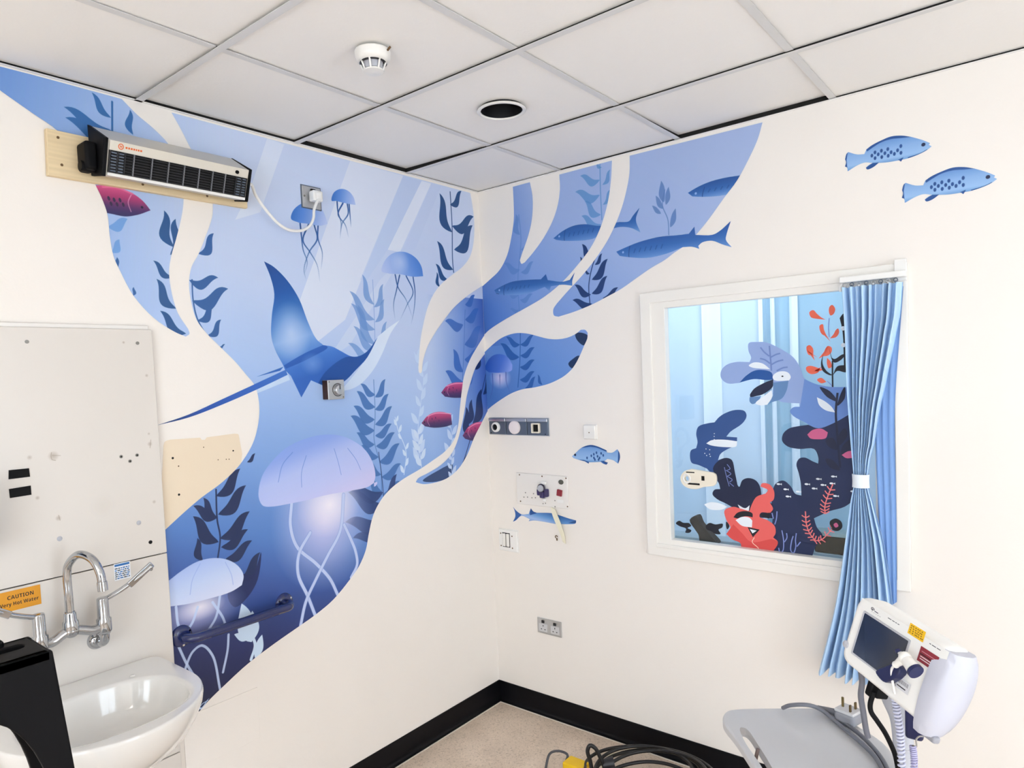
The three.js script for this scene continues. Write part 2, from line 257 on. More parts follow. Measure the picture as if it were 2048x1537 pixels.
{
  const c = lc;
  // big glowing jellyfish
  glow(c, ...[[-1066,1186]][0], 300, '212,208,248', 0.95, 0.85, 1.0); glow(c, ...[[-1037,1243]][0], 170, '250,244,255', 0.95, 0.95, 0.8);
  for (const r of [[[-1219,1279,-1230,1192,-1206,1104,-1121,1015,-1057,934,-1024,860]], [[-1141,1147,-1198,1075,-1208,994,-1170,895,-1138,801]], [[-965,1273,-993,1123,-1061,1036,-1126,952,-1179,876,-1211,786]], [[-971,1146,-939,1075,-918,1018,-914,960,-949,913]]]) { stroke(c, r, '#6d8fd6', 17, 0.6); stroke(c, r, '#c4d2f6', 13); }
  JELLY.big = [[-797,1298,-836,1285,-932,1284,-1054,1286,-1154,1281,-1242,1281,-1306,1283,-1344,1293,-1359,1322,-1357,1361,-1336,1413,-1287,1463,-1227,1502,-1150,1526,-1065,1536,-977,1527,-902,1497,-833,1445,-796,1383,-787,1329,-797,1298]];
  bell(c, JELLY.big, [[-1162,1547]][0], [[-1086,1252]][0], [[0, '#86a6ea'], [0.2, '#8fa9ec'], [0.45, '#b5c4f5'], [0.75, '#c0c9f7'], [1, '#cfcdf6']], [[[-1201,1481,-1249,1438,-1273,1373]], [[-1139,1460,-1165,1397,-1169,1337]], [[-1001,1473,-984,1414,-972,1359]], [[-931,1467,-889,1412,-867,1366]]], '#4a74d0');
  // bottom left jellyfish
  glow(c, ...[[-1622,965]][0], 190, '225,215,245', 0.75, 1, 0.55); glow(c, ...[[-1612,980]][0], 80, '255,250,255', 0.8, 1.2, 0.6);
  for (const r of [[[-1696,1005,-1693,943,-1684,919]], [[-1621,983,-1642,936,-1667,908]], [[-1536,1003,-1557,927,-1589,888]], [[-1566,984,-1532,919,-1521,879]], [[-1699,875,-1673,798,-1637,717]], [[-1684,772,-1650,831,-1616,843,-1579,794,-1559,661]], [[-1514,849,-1521,796,-1544,720]]]) { stroke(c, r, '#c9daf8', 9, 0.9); }
  JELLY.low = [[-1765,1022,-1748,1087,-1710,1104,-1676,1121,-1614,1142,-1552,1141,-1494,1119,-1456,1084,-1441,1048,-1450,1015],[-1450,1015,-1495,1002,-1593,1001,-1666,1005,-1765,1022]];
  bell(c, JELLY.low, [[-1601,1147]][0], [[-1575,987]][0], [[0, '#a9bff2'], [0.5, '#c6d6f8'], [1, '#dde2fa']], [[[-1602,1133,-1633,1084,-1645,1034]], [[-1509,1116,-1489,1065,-1484,1026]]], '#8aa6e6');
  // three small ones near the ceiling
  const small = (p, a, b, tent) => { for (const t of tent) fading(c, t, '33,82,150', 7, 0.95, 0); bell(c, p, a, b, [[0, '#2f6fc4'], [0.35, '#5f8fdd'], [0.7, '#94b2ea'], [1, '#b7c8f1']], [], '#3b6fc0'); };
  JELLY.a = [[-971,2405,-1009,2392,-1065,2392,-1110,2390],[-1110,2390,-1146,2400,-1135,2433,-1100,2464,-1059,2479,-1013,2474,-986,2446,-971,2405]];
  small(JELLY.a, [[-1143,2436]][0], [[-984,2399]][0], [[[-1105,2389,-1102,2334,-1098,2285,-1082,2237,-1100,2185]], [[-1065,2390,-1096,2321,-1065,2278,-1035,2231,-1025,2161]], [[-1038,2392,-1027,2337,-1070,2278,-1099,2205,-1092,2166]], [[-1019,2395,-1023,2338,-1006,2285,-1016,2212]]]);
  JELLY.b = [[-818,2507,-861,2505,-921,2507],[-921,2507,-944,2504,-931,2539,-891,2562,-852,2559,-827,2538,-818,2507]];
  small(JELLY.b, [[-942,2539]][0], [[-820,2511]][0], [[[-916,2506,-914,2461,-901,2421,-909,2368]], [[-885,2505,-914,2451,-880,2414,-865,2363]], [[-863,2509,-861,2463,-896,2416,-911,2351]], [[-853,2506,-851,2456,-849,2408]]]);
  JELLY.c = [[-431,2234,-500,2226,-578,2231,-640,2228],[-640,2228,-689,2235,-678,2269,-640,2309,-587,2332,-524,2334,-468,2312,-438,2276,-431,2234]];
  small(JELLY.c, [[-410,2349]][0], [[-670,2225]][0], [[[-609,2226,-595,2170,-549,2116,-510,2025]], [[-582,2226,-605,2158,-628,2089,-623,2021]], [[-541,2227,-502,2154,-544,2093,-592,2022]], [[-497,2226,-489,2154,-501,2072,-525,2001]]]);
  glow(c, ...[[-575,2286]][0], 60, '200,215,246', 0.7);
}
const MANTA = {};
{
  const c = lc;
  MANTA.tail = [[-1211,1807,-1340,1759,-1481,1707,-1610,1660,-1721,1632],[-1721,1632,-1610,1650,-1483,1687,-1342,1735,-1203,1787],[-1203,1787,-1211,1807]];
  fill(c, [[-1206,1803,-1342,1750,-1509,1685,-1510,1674,-1344,1720,-1193,1767],[-1193,1767,-1206,1803]], '#c8dcf6', 0.95);
  fill(c, MANTA.tail, grad(c, [[-1714,1632]][0], [[-1202,1797]][0], [[0, '#12305f'], [0.3, '#1b4ea8'], [0.7, '#2c63bd'], [1, '#3f74c8']]));
  fill(c, [[-1219,1819,-1339,1783],[-1339,1783,-1235,1804],[-1235,1804,-1219,1819]], '#2b62b8');
  MANTA.body = [[-1277,2221,-1237,2204,-1180,2156,-1130,2086,-1096,1999,-1060,1930,-1026,1904],[-1026,1904,-982,1898,-938,1879,-886,1857,-846,1857,-795,1879,-733,1940],[-733,1940,-797,1853,-866,1797,-932,1750,-1004,1730,-1065,1749],[-1065,1749,-1096,1762],[-1096,1762,-1146,1695],[-1146,1695,-1188,1782],[-1188,1782,-1213,1807,-1219,1822,-1252,1885,-1265,1937,-1257,2019,-1241,2099,-1253,2163,-1277,2221]];
  fill(c, [[-732,1943,-662,1986,-596,2020],[-596,2020,-655,1958,-712,1866,-768,1795,-837,1740,-895,1717,-954,1711],[-954,1711,-898,1757,-796,1852],[-796,1852,-732,1943]], grad(c, [[-625,1999]][0], [[-927,1716]][0], [[0, '#e2ecfa'], [1, '#c9dbf5']]));
  fill(c, MANTA.body, grad(c, [[-1263,2210]][0], [[-1147,1766]][0], [[0, '#0e4793'], [0.25, '#1257a8'], [0.5, '#4d83cd'], [0.65, '#7fa9e2'], [0.85, '#3f78cc'], [1, '#2a63bc']]));
  c.save(); trace(c, MANTA.body); c.clip();
  glow(c, ...[[-1176,1948]][0], 120, '198,216,246', 0.8, 0.75, 1.1);
  fill(c, [[-1219,1823,-1165,1850,-1104,1877,-1022,1906],[-1022,1906,-1005,1895,-1082,1857,-1143,1833,-1208,1811],[-1208,1811,-1219,1823]], '#1d57b0', 0.9);
  glow(c, ...[[-1084,1828]][0], 60, '120,160,226', 0.7, 1, 0.8);
  fill(c, [[-1073,1733,-1025,1792,-918,1853,-837,1859,-718,1947],[-718,1947,-812,1820,-927,1726],[-927,1726,-1073,1733]], '#0f4a98', 0.9);
  c.restore();
}
function redFish(c, p, eye, tone = 1) {
  fill(c, p, grad(c, [0, Math.max(...p.flat().filter((_, i) => i % 2))], [0, Math.min(...p.flat().filter((_, i) => i % 2))], [[0, '#d8588c'], [0.35, '#a8386f'], [0.7, '#4e2a63'], [1, '#27285e']]));
  c.fillStyle = '#0d1233'; c.beginPath(); c.arc(eye[0], eye[1], 4, 0, 7); c.fill();
}
{
  const c = lc;
  redFish(c, [[-1894,2393,-1821,2406,-1753,2398,-1715,2377,-1691,2349],[-1691,2349,-1734,2328,-1774,2317,-1816,2319,-1877,2322],[-1877,2322,-1894,2393]], [[-1718,2355]][0]);
  c.fillStyle = '#2a1740'; for (const [x, y] of [[[-1820,2367]][0], [[-1804,2365]][0], [[-1786,2367]][0], [[-1814,2351]][0], [[-1796,2352]][0], [[-1777,2354]][0]]) { c.beginPath(); c.ellipse(x, y, 4, 7, 0.2, 0, 7); c.fill(); }
  for (const [p, e] of [[[[-345,1675,-304,1707,-253,1720,-167,1719],[-167,1719,-172,1641],[-172,1641,-265,1646,-319,1654],[-319,1654,-345,1675]], [[-321,1676]][0]], [[[-488,1537,-445,1569,-393,1582,-331,1578,-282,1562],[-282,1562,-278,1512],[-278,1512,-328,1506,-405,1508,-466,1520],[-466,1520,-488,1537]], [[-468,1540]][0]], [[[-204,1449,-159,1489,-104,1507,-3,1507],[-3,1507,-50,1413],[-50,1413,-129,1416,-186,1432],[-186,1432,-204,1449]], [[-177,1457]][0]]]) { fill(c, p, '#dfe6fa', 0.35); redFish(c, p, e); }
  c.fillStyle = '#4f2358'; for (const [x, y] of [[[-284,1689]][0], [[-258,1695]][0], [[-259,1673]][0], [[-233,1682]][0], [[-416,1552]][0], [[-392,1555]][0], [[-404,1534]][0], [[-369,1539]][0], [[-134,1468]][0], [[-106,1479]][0], [[-107,1450]][0]]) { c.beginPath(); c.ellipse(x, y, 3, 5, 0.3, 0, 7); c.fill(); }
  for (const s of [[[-304,1705,-249,1715,-167,1714]], [[-446,1567,-387,1577,-281,1567]], [[-160,1484,-96,1501,-16,1500]]]) stroke(c, s, '#f6a8c8', 5, 0.75); for (const s of [[[-290,1702,-302,1680,-290,1657]], [[-436,1566,-447,1543,-435,1520]], [[-148,1483,-161,1461,-148,1434]], [[-1750,2390,-1761,2364,-1754,2335]]]) stroke(c, s, '#f3b5cf', 3, 0.6); stroke(c, [[-1836,2400,-1791,2405,-1745,2394]], '#e67aa5', 6, 0.7);
}
// ---- right wall ----
const RP = sheetPrint(0, 0.85, 2.4, 2.7, 850), rc = RP.ctx;
const FINGER = [[3,2216,53,2243,125,2287,177,2354,208,2437,228,2521,232,2608,231,2685],[231,2685,337,2686],[337,2686,349,2621,348,2557,336,2489,310,2421,274,2354,256,2317],[256,2317,265,2299,286,2303],[286,2303,341,2345,407,2406,461,2475,495,2545,511,2617,511,2686],[511,2686,795,2688],[795,2688,788,2614,773,2532,752,2465,718,2391,668,2319,593,2249,508,2183,402,2124,283,2079,160,2037,39,1987,3,1964],[3,1964,3,2216]];
const SWOOP = [[884,2689,1459,2685],[1459,2685,1439,2625,1404,2560,1355,2485,1300,2426,1237,2355,1184,2303,1146,2268],[1146,2268,1079,2238,1038,2215,968,2187,895,2151,821,2114,745,2086,666,2059,567,2034,475,2018],[475,2018,449,2027,447,2056,469,2082],[469,2082,539,2138,616,2197,689,2262,754,2333,802,2404,838,2475,862,2541,880,2614,884,2689]];
const FIN = [[-6,1869,51,1905,110,1936,167,1952,223,1957,288,1949,350,1932,405,1917,461,1910,521,1914,570,1929,599,1946],[599,1946,623,1944,636,1930],[636,1930,633,1903,615,1872,586,1821,548,1770,502,1735,452,1712,395,1694,316,1680,241,1672,169,1653,99,1622,33,1587,3,1568],[3,1568,-6,1869]];
const FISH = {};
{
  const c = rc;
  c.fillStyle = grad(c, [1100, 2690], [150, 1550], [[0, '#a6b9e2'], [0.35, '#9cb3e2'], [0.6, '#7d9edb'], [0.8, '#6391d6'], [1, '#4a78c2']]); c.fillRect(0, 800, 2500, 2000);
  c.fillStyle = grad(c, [0, 2100], [330, 2100], [[0, 'rgba(66,108,186,0.75)'], [1, 'rgba(80,120,200,0)']]); c.fillRect(0, 1900, 700, 900);
  kelp(c, [[733,2694,731,2571,733,2436]], [[730,2616,624,2649,727,2549,594,2580,729,2459,641,2532,730,2414,622,2466,742,2591,788,2648,741,2502,785,2560,742,2669,707,2700]], '#4f8ac8', { w: 0.31, alpha: 0.7, bend: 0.2 });
  kelp(c, [[1057,2317,1055,2381,1032,2448,1045,2509]], [[1039,2457,1028,2550,1048,2445,1064,2518,1033,2431,1001,2492,1024,2412,983,2453,1065,2347,1093,2422]], '#4d74b4', { w: 0.31, alpha: 0.75, bend: 0.05, stemW: 4 });
  kelp(c, [[654,2061,652,2151,677,2240,706,2293]], [[665,2062,558,2084,661,2104,572,2155,666,2108,754,2176,724,2081,806,2118,669,2172,760,2252,659,2201,628,2223,688,2238,730,2283,678,2263,619,2340,634,2246,608,2284]], '#0f3570', { w: 0.31, bend: 0.16 });
  kelp(c, [[241,2022,239,2223,268,2417,261,2541]], [[265,2368,355,2428,263,2442,236,2546,254,2271,153,2309,259,2257,342,2296,241,2147,153,2182,246,2122,328,2138,237,2073,180,2078]], '#4d7dc4', { w: 0.33, alpha: 0.55, bend: 0.2 });
  kelp(c, [[241,1960,231,1821,211,1683]], [[235,1897,146,1938,238,1897,324,1936,228,1834,105,1905,235,1842,327,1874,229,1784,324,1812,225,1720,321,1755,255,1674,326,1730,364,1692,336,1742]], '#1f58a6', { w: 0.31, alpha: 0.9, bend: 0.16 });
  fill(c, [[568,1930,602,1932,637,1915,630,1897,613,1872,586,1888,570,1910]], '#0d2c56'); fill(c, [[580,1825,554,1814,522,1789,541,1767,573,1787,594,1819]], '#0d2c56');
  glow(c, ...[[98,1732]][0], 75, '236,220,244', 0.9, 1, 0.8);
  JELLY.fin = [[181,1798,176,1770,97,1760,22,1765],[22,1765,-2,1785,19,1826,61,1853,112,1855,157,1835,181,1798]];
  bell(c, JELLY.fin, [[17,1852]][0], [[170,1778]][0], [[0, '#1f4fae'], [0.6, '#4471cf'], [1, '#8fa6ea']], [], '#2b55ac');
  for (const t of [[[46,1757,45,1686,21,1620]], [[137,1761,137,1710,157,1658]], [[96,1750,93,1685]]]) fading(c, t, '70,90,170', 6, 0.7, 0.1);
  // long fish swimming in the mural
  const long = (p, body = '#2a63ae', back = '#174a90') => { fill(c, p, body); c.save(); trace(c, p); c.clip(); const ys = p.flat().filter((_, i) => i % 2), xs = p.flat().filter((_, i) => i % 2 === 0), y0 = Math.min(...ys), y1 = Math.max(...ys), x0 = Math.min(...xs); c.fillStyle = grad(c, [0, y1], [0, y0], [[0, back], [0.5, body], [0.8, '#5f8fd2'], [1, '#8fb2e6']]); c.globalAlpha = 0.75; c.fillRect(x0, y0, 900, y1 - y0); c.globalAlpha = 1; stroke(c, [[x0 + 72, y0 - 20, x0 + 62, (y0 + y1) / 2 - 20, x0 + 72, y1 - 20]], '#12407f', 4, 0.7); for (let i = 0; i < 6; i++) stroke(c, [[x0 + 95 + i * 26, y0 + (y1 - y0) * 0.52, x0 + 88 + i * 26, y0 + (y1 - y0) * 0.38]], '#12407f', 5, 0.45); stroke(c, [[x0 + 10, y0 + (y1 - y0) * 0.28, x0 + 30, y0 + (y1 - y0) * 0.22]], '#0c2f68', 3, 0.8); c.fillStyle = '#8db0e2'; c.beginPath(); c.arc(x0 + 34, (y0 + y1) / 2 - 4, 5, 0, 7); c.fill(); c.restore(); };
  FISH.b1 = [[463,2394,516,2419,579,2434,642,2431,708,2413,760,2404],[760,2404,812,2411,870,2406,890,2426,923,2455],[923,2455,904,2407,924,2349],[924,2349,878,2376,811,2389,733,2373,679,2358,584,2364,514,2375],[514,2375,480,2384],[480,2384,463,2394]]; long(FISH.b1);
  FISH.a = [[83,2187,138,2204,203,2217,313,2214,380,2208],[380,2208,411,2229],[411,2229,421,2199],[421,2199,505,2182,548,2186],[548,2186,578,2218],[578,2218,562,2180,561,2157],[561,2157,505,2168,438,2168],[438,2168,428,2147],[428,2147,402,2169],[402,2169,279,2146,151,2154],[151,2154,96,2168],[96,2168,83,2187]]; long(FISH.a);
  FISH.d = [[1148,2476,1190,2491,1243,2502,1306,2505,1386,2500],[1386,2500,1361,2437],[1361,2437,1284,2438,1210,2448,1167,2458],[1167,2458,1148,2476]]; long(FISH.d);
  FISH.c = [[802,2282,858,2296,920,2308,1016,2315,1096,2309,1147,2307],[1147,2307,1172,2332],[1172,2332,1175,2298],[1175,2298,1248,2287,1280,2298,1326,2330],[1326,2330,1308,2282,1304,2258,1327,2225],[1327,2225,1289,2242,1247,2263,1205,2263,1187,2251],[1187,2251,1191,2238],[1191,2238,1161,2251,1117,2256],[1117,2256,1048,2240,954,2234,869,2248,819,2261],[819,2261,802,2282]]; long(FISH.c, '#2f68b4', '#1a4b92');
  // stickers on the bare wall: background tone under each outline
}
const spotted = (c, p, nose, dir, fins, spots, eye) => {
  const ys = p.flat().filter((_, i) => i % 2), y0 = Math.min(...ys), y1 = Math.max(...ys);
  c.save(); trace(c, p); c.clip(); c.fillStyle = grad(c, [0, y1], [0, y0], [[0, '#5f8dce'], [0.4, '#86aee0'], [0.75, '#97bde8'], [1, '#4f83c6']]); c.fillRect(nose[0] - 600, y0 - 20, 1200, y1 - y0 + 40);
  for (const f of fins) fill(c, f, '#1d4f93'); c.fillStyle = '#1c4a8c'; for (const s of spots) { c.beginPath(); c.ellipse(s[0], s[1], 4.2, 6.5, 0, 0, 7); c.fill(); }
  c.fillStyle = '#0c1e46'; c.beginPath(); c.arc(eye[0], eye[1], 6, 0, 7); c.fill(); c.restore();
};
FISH.top = [[1819,2498,1836,2508,1866,2518,1897,2524,1929,2519,1957,2508],[1957,2508,1989,2490,2012,2474],[2012,2474,2009,2468],[2009,2468,2017,2462],[2017,2462,2004,2453,1984,2445,1951,2438,1930,2437],[1930,2437,1926,2431],[1926,2431,1920,2437],[1920,2437,1886,2438,1857,2442],[1857,2442,1838,2430,1821,2427,1816,2434],[1816,2434,1827,2442,1838,2446],[1838,2446,1813,2453,1791,2449,1757,2434],[1757,2434,1755,2448,1748,2453],[1748,2453,1752,2467,1749,2479],[1749,2479,1754,2497,1760,2502],[1760,2502,1789,2487,1812,2483],[1812,2483,1819,2498]];
spotted(rc, FISH.top, [[2017,2462]][0], 1, [[[1817,2500,1836,2510,1866,2521,1897,2527,1929,2522,1957,2508],[1957,2508,1929,2511,1897,2515,1865,2511,1838,2499,1821,2490],[1821,2490,1817,2500]], [[1813,2432,1838,2446],[1838,2446,1858,2443],[1858,2443,1837,2428,1821,2424],[1821,2424,1813,2432]], [[1917,2439,1933,2444],[1933,2444,1930,2436],[1930,2436,1926,2429],[1926,2429,1917,2439]], [[1946,2441,1984,2447,2004,2455],[2004,2455,2004,2448],[2004,2448,1951,2434],[1951,2434,1946,2441]], [[1747,2507,1758,2500],[1758,2500,1754,2475],[1754,2475,1757,2432],[1757,2432,1745,2450],[1745,2450,1747,2507]]], [[[1836,2472,1846,2481,1856,2472,1846,2461,1866,2482,1877,2471,1867,2460,1886,2483,1896,2470,1887,2460,1906,2462,1916,2472,1926,2461,1926,2484]][0]].flatMap((a) => Array.from({ length: a.length / 2 }, (_, i) => [a[2 * i], a[2 * i + 1]])), [[1993,2473]][0]);
FISH.mid = [[523,1342,545,1360,581,1387,628,1401,662,1397,715,1379],[715,1379,718,1368],[718,1368,745,1369,773,1386],[773,1386,783,1370,785,1346,775,1319],[775,1319,749,1334,719,1339],[719,1339,701,1327],[701,1327,721,1321],[721,1321,712,1311],[712,1311,693,1316,682,1323],[682,1323,648,1320,618,1318],[618,1318,616,1311],[616,1311,595,1321],[595,1321,561,1327,532,1334],[532,1334,523,1342]];
spotted(rc, FISH.mid, [[523,1342]][0], -1, [[[575,1384,628,1404,662,1400,718,1382],[718,1382,714,1372],[714,1372,662,1389,628,1392],[628,1392,575,1384]], [[681,1326,702,1328],[702,1328,723,1321],[723,1321,712,1308],[712,1308,681,1326]], [[531,1327,590,1327],[590,1327,619,1319],[619,1319,616,1308],[616,1308,531,1327]], [[778,1384,788,1365],[788,1365,781,1317],[781,1317,773,1326],[773,1326,778,1384]]], [[[608,1338,632,1349,646,1357,661,1365,686,1363,646,1340,666,1348,677,1341,697,1354,651,1332,671,1333]][0]].flatMap((a) => Array.from({ length: a.length / 2 }, (_, i) => [a[2 * i], a[2 * i + 1]])), [[541,1350]][0]);
FISH.long = [[146,1063,164,1046,200,1028,247,1034],[247,1034,262,1065],[262,1065,275,1051,297,1045],[297,1045,390,1052,434,1046,488,1036,533,1030],[533,1030,530,1016,487,1007,407,1000],[407,1000,331,1004,279,1004,245,997],[245,997,253,1008],[253,1008,200,1020,161,992,142,983],[142,983,159,1013,157,1040,146,1063]];
{
  const c = rc, p = FISH.long; c.save(); trace(c, p); c.clip(); c.fillStyle = grad(c, [[334,1062]][0], [[324,987]][0], [[0, '#2d62a8'], [0.4, '#5c93d2'], [0.75, '#a4bfe8'], [1, '#7f9fd8']]); c.fillRect(100, 850, 700, 400);
  fill(c, [[141,1066,167,1047],[167,1047,200,1026],[200,1026,164,992],[164,992,136,978],[136,978,141,1066]], '#2a5ea6'); fill(c, [[256,1066,300,1043],[300,1043,254,1028],[254,1028,256,1066]], '#1e4f98'); fill(c, [[487,1012,533,1030],[533,1030,533,1015],[533,1015,487,1012]], '#1d4c86'); c.restore();
}
const leftPrint = printed(LP), rightPrint = printed(RP);

function mural(name, label, pieces, side, print, material, motifs) {
  const g = thing(name, label, 'mural');
  for (const p of pieces) part(g, 'vinyl_panel', sheet(p, side, 0.0012, print, 4), material);
  for (const [n, p, l] of motifs) part(g, n, sheet(p, side, 0.0017, print, 4), material, l);
  settle(g); return g;
}
mural('mural', 'large blue underwater wall mural with a manta ray and glowing jellyfish beside the sink panel', [MAIN, STRIP, POCKET], 'left', LP, leftPrint, [
  ['manta_ray', MANTA.body, 'dark blue manta ray with raised wings'], ['manta_ray_tail', MANTA.tail, 'thin blue tail crossing the bare wall'], ['jellyfish', JELLY.big, 'big pale glowing jellyfish bell'], ['jellyfish', JELLY.low, 'pale jellyfish bell low by the sink'],
  ['jellyfish', JELLY.a, 'small blue jellyfish under the fused outlet'], ['jellyfish', JELLY.b, 'smallest blue jellyfish near the ceiling'], ['jellyfish', JELLY.c, 'blue jellyfish beside the tall white curve']]);
mural('mural', 'blue underwater wall mural with long fish running up the window wall to the ceiling', [FINGER, SWOOP, FIN], 'right', RP, rightPrint, [
  ['long_fish', FISH.c, 'long blue fish whose tail sticks out over the bare wall'], ['long_fish', FISH.a, 'long blue fish near the corner'], ['jellyfish', JELLY.fin, 'dark blue jellyfish in the lower fin of the mural']]);
function sticker(p, label, cat = 'wall sticker') { const g = thing('fish_sticker', label, cat, 'fish stickers on the window wall'); part(g, 'vinyl', sheet(p, 'right', 0.0012, RP, 4), rightPrint); settle(g); return g; }
{
  const top = sticker(FISH.top, 'spotted blue fish sticker swimming right, the upper of the two high above the window');
  const second = top.clone(); second.name = numbered('fish_sticker'); second.userData = { ...top.userData, label: 'spotted blue fish sticker just below and right of the other high one' }; scene.add(second);
  const d = [[2017,2462,2196,2316]][0]; second.position.x += (d[2] - d[0]) / 1000; second.position.y += (d[3] - d[1]) / 1000;
  sticker(FISH.mid, 'spotted blue fish sticker swimming left under the small white box');
  sticker(FISH.long, 'slim long blue fish sticker behind the hanging cream strap');
}

// ---------- the room ----------
const HC = 2.6995, W = 4.6, D = 5.2, T = 0.12;             // ceiling height, room size along the window wall and along the mural wall
const WIN = { x0: 0.965, x1: 1.9, y0: 0.955, y1: 2.045 };   // opening of the observation window in the right wall
{
  struct('floor', (() => { const g = box(-T, -0.1, -T, W + T, 0, D + T, 0); const p = g.attributes.position, uv = g.attributes.uv; for (let i = 0; i < p.count; i++) uv.setXY(i, p.getX(i) * 1.7, p.getZ(i) * 1.7); return g; })(), M.floor);
  const wallUV = (g) => { const p = g.attributes.position, uv = g.attributes.uv; for (let i = 0; i < p.count; i++) uv.setXY(i, (p.getX(i) + p.getZ(i)) * 1.2, p.getY(i) * 1.2); return g; };
  struct('wall_left', wallUV(box(-T, 0, -T, 0, 3.1, D + T, 0)), M.wall);
  struct('wall_right', wallUV(join([box(0, 0, -T, WIN.x0, 3.1, 0, 0), box(WIN.x1, 0, -T, W, 3.1, 0, 0), box(WIN.x0, 0, -T, WIN.x1, WIN.y0, 0, 0), box(WIN.x0, WIN.y1, -T, WIN.x1, 3.1, 0, 0)])), M.wall);
  // daylight window in the east wall, outside the picture
  const E = { z0: 1.0, z1: 2.2, y0: 0.3, y1: 2.5 };
  struct('wall_east', wallUV(join([box(W, 0, -T, W + T, 3.1, E.z0, 0), box(W, 0, E.z1, W + T, 3.1, D + T, 0), box(W, 0, E.z0, W + T, E.y0, E.z1, 0), box(W, E.y1, E.z0, W + T, 3.1, E.z1, 0)])), M.wall);
  const B = { x0: 1.7, x1: 4.2, y0: 0.3, y1: 2.5 };
  struct('wall_back', wallUV(join([box(0, 0, D, B.x0, 3.1, D + T, 0), box(B.x1, 0, D, W, 3.1, D + T, 0), box(B.x0, 0, D, B.x1, B.y0, D + T, 0), box(B.x0, B.y1, D, B.x1, 3.1, D + T, 0)])), M.wall);
  const w3 = structGroup('window_3');
  part(w3, 'window_frame', [box(B.x0, B.y0, D + 0.03, B.x1, B.y0 + 0.06, D + 0.09), box(B.x0, B.y1 - 0.06, D + 0.03, B.x1, B.y1, D + 0.09), box(B.x0, B.y0, D + 0.03, B.x0 + 0.06, B.y1, D + 0.09), box(B.x1 - 0.06, B.y0, D + 0.03, B.x1, B.y1, D + 0.09), box(2.92, B.y0, D + 0.035, 2.98, B.y1, D + 0.085)], M.frame);
  part(w3, 'glass', box(B.x0 + 0.05, B.y0 + 0.05, D + 0.058, B.x1 - 0.05, B.y1 - 0.05, D + 0.062, 0), M.glass);
  const w2 = structGroup('window_2');
  part(w2, 'window_frame', [box(W + 0.03, E.y0, E.z0, W + 0.09, E.y0 + 0.06, E.z1), box(W + 0.03, E.y1 - 0.06, E.z0, W + 0.09, E.y1, E.z1), box(W + 0.03, E.y0, E.z0, W + 0.09, E.y1, E.z0 + 0.06), box(W + 0.03, E.y0, E.z1 - 0.06, W + 0.09, E.y1, E.z1), box(W + 0.035, E.y0, 1.57, W + 0.085, E.y1, 1.63)], M.frame);
  part(w2, 'window_sill', box(W - 0.12, E.y0 - 0.03, E.z0 - 0.04, W + 0.03, E.y0, E.z1 + 0.04, 0.006), M.frame);
  part(w2, 'glass', box(W + 0.058, E.y0 + 0.05, E.z0 + 0.05, W + 0.062, E.y1 - 0.05, E.z1 - 0.05, 0), M.glass);
  // coved black skirting with a pale weld line where it meets the floor
  const cove = (len) => { const s = new THREE.Shape(); s.moveTo(0, 0); s.lineTo(0.026, 0); s.lineTo(0.026, 0.002); s.quadraticCurveTo(0.006, 0.003, 0.005, 0.024); s.lineTo(0.005, 0.101); s.quadraticCurveTo(0.005, 0.106, 0, 0.106); s.lineTo(0, 0); return new THREE.ExtrudeGeometry(s, { depth: len, bevelEnabled: false, curveSegments: 8 }); };
  struct('baseboard_left', cove(D), M.base);                                                   // profile in x, y; runs along z
  struct('baseboard_right', cove(W).rotateY(Math.PI / 2).scale(1, 1, -1), M.base);
  const fixWinding = (m) => { const g = m.geometry, p = g.attributes.position; for (let i = 0; i < p.count; i += 3) { const a = [p.getX(i), p.getY(i), p.getZ(i)]; p.setXYZ(i, p.getX(i + 1), p.getY(i + 1), p.getZ(i + 1)); p.setXYZ(i + 1, ...a); } g.computeVertexNormals(); };
  fixWinding(scene.children.find((o) => o.name === 'baseboard_right'));
  struct('trim_1', [box(0.025, 0.0003, 0.025, 0.031, 0.0023, D, 0), box(0.031, 0.0003, 0.025, W, 0.0023, 0.031, 0)], M.weld);
}
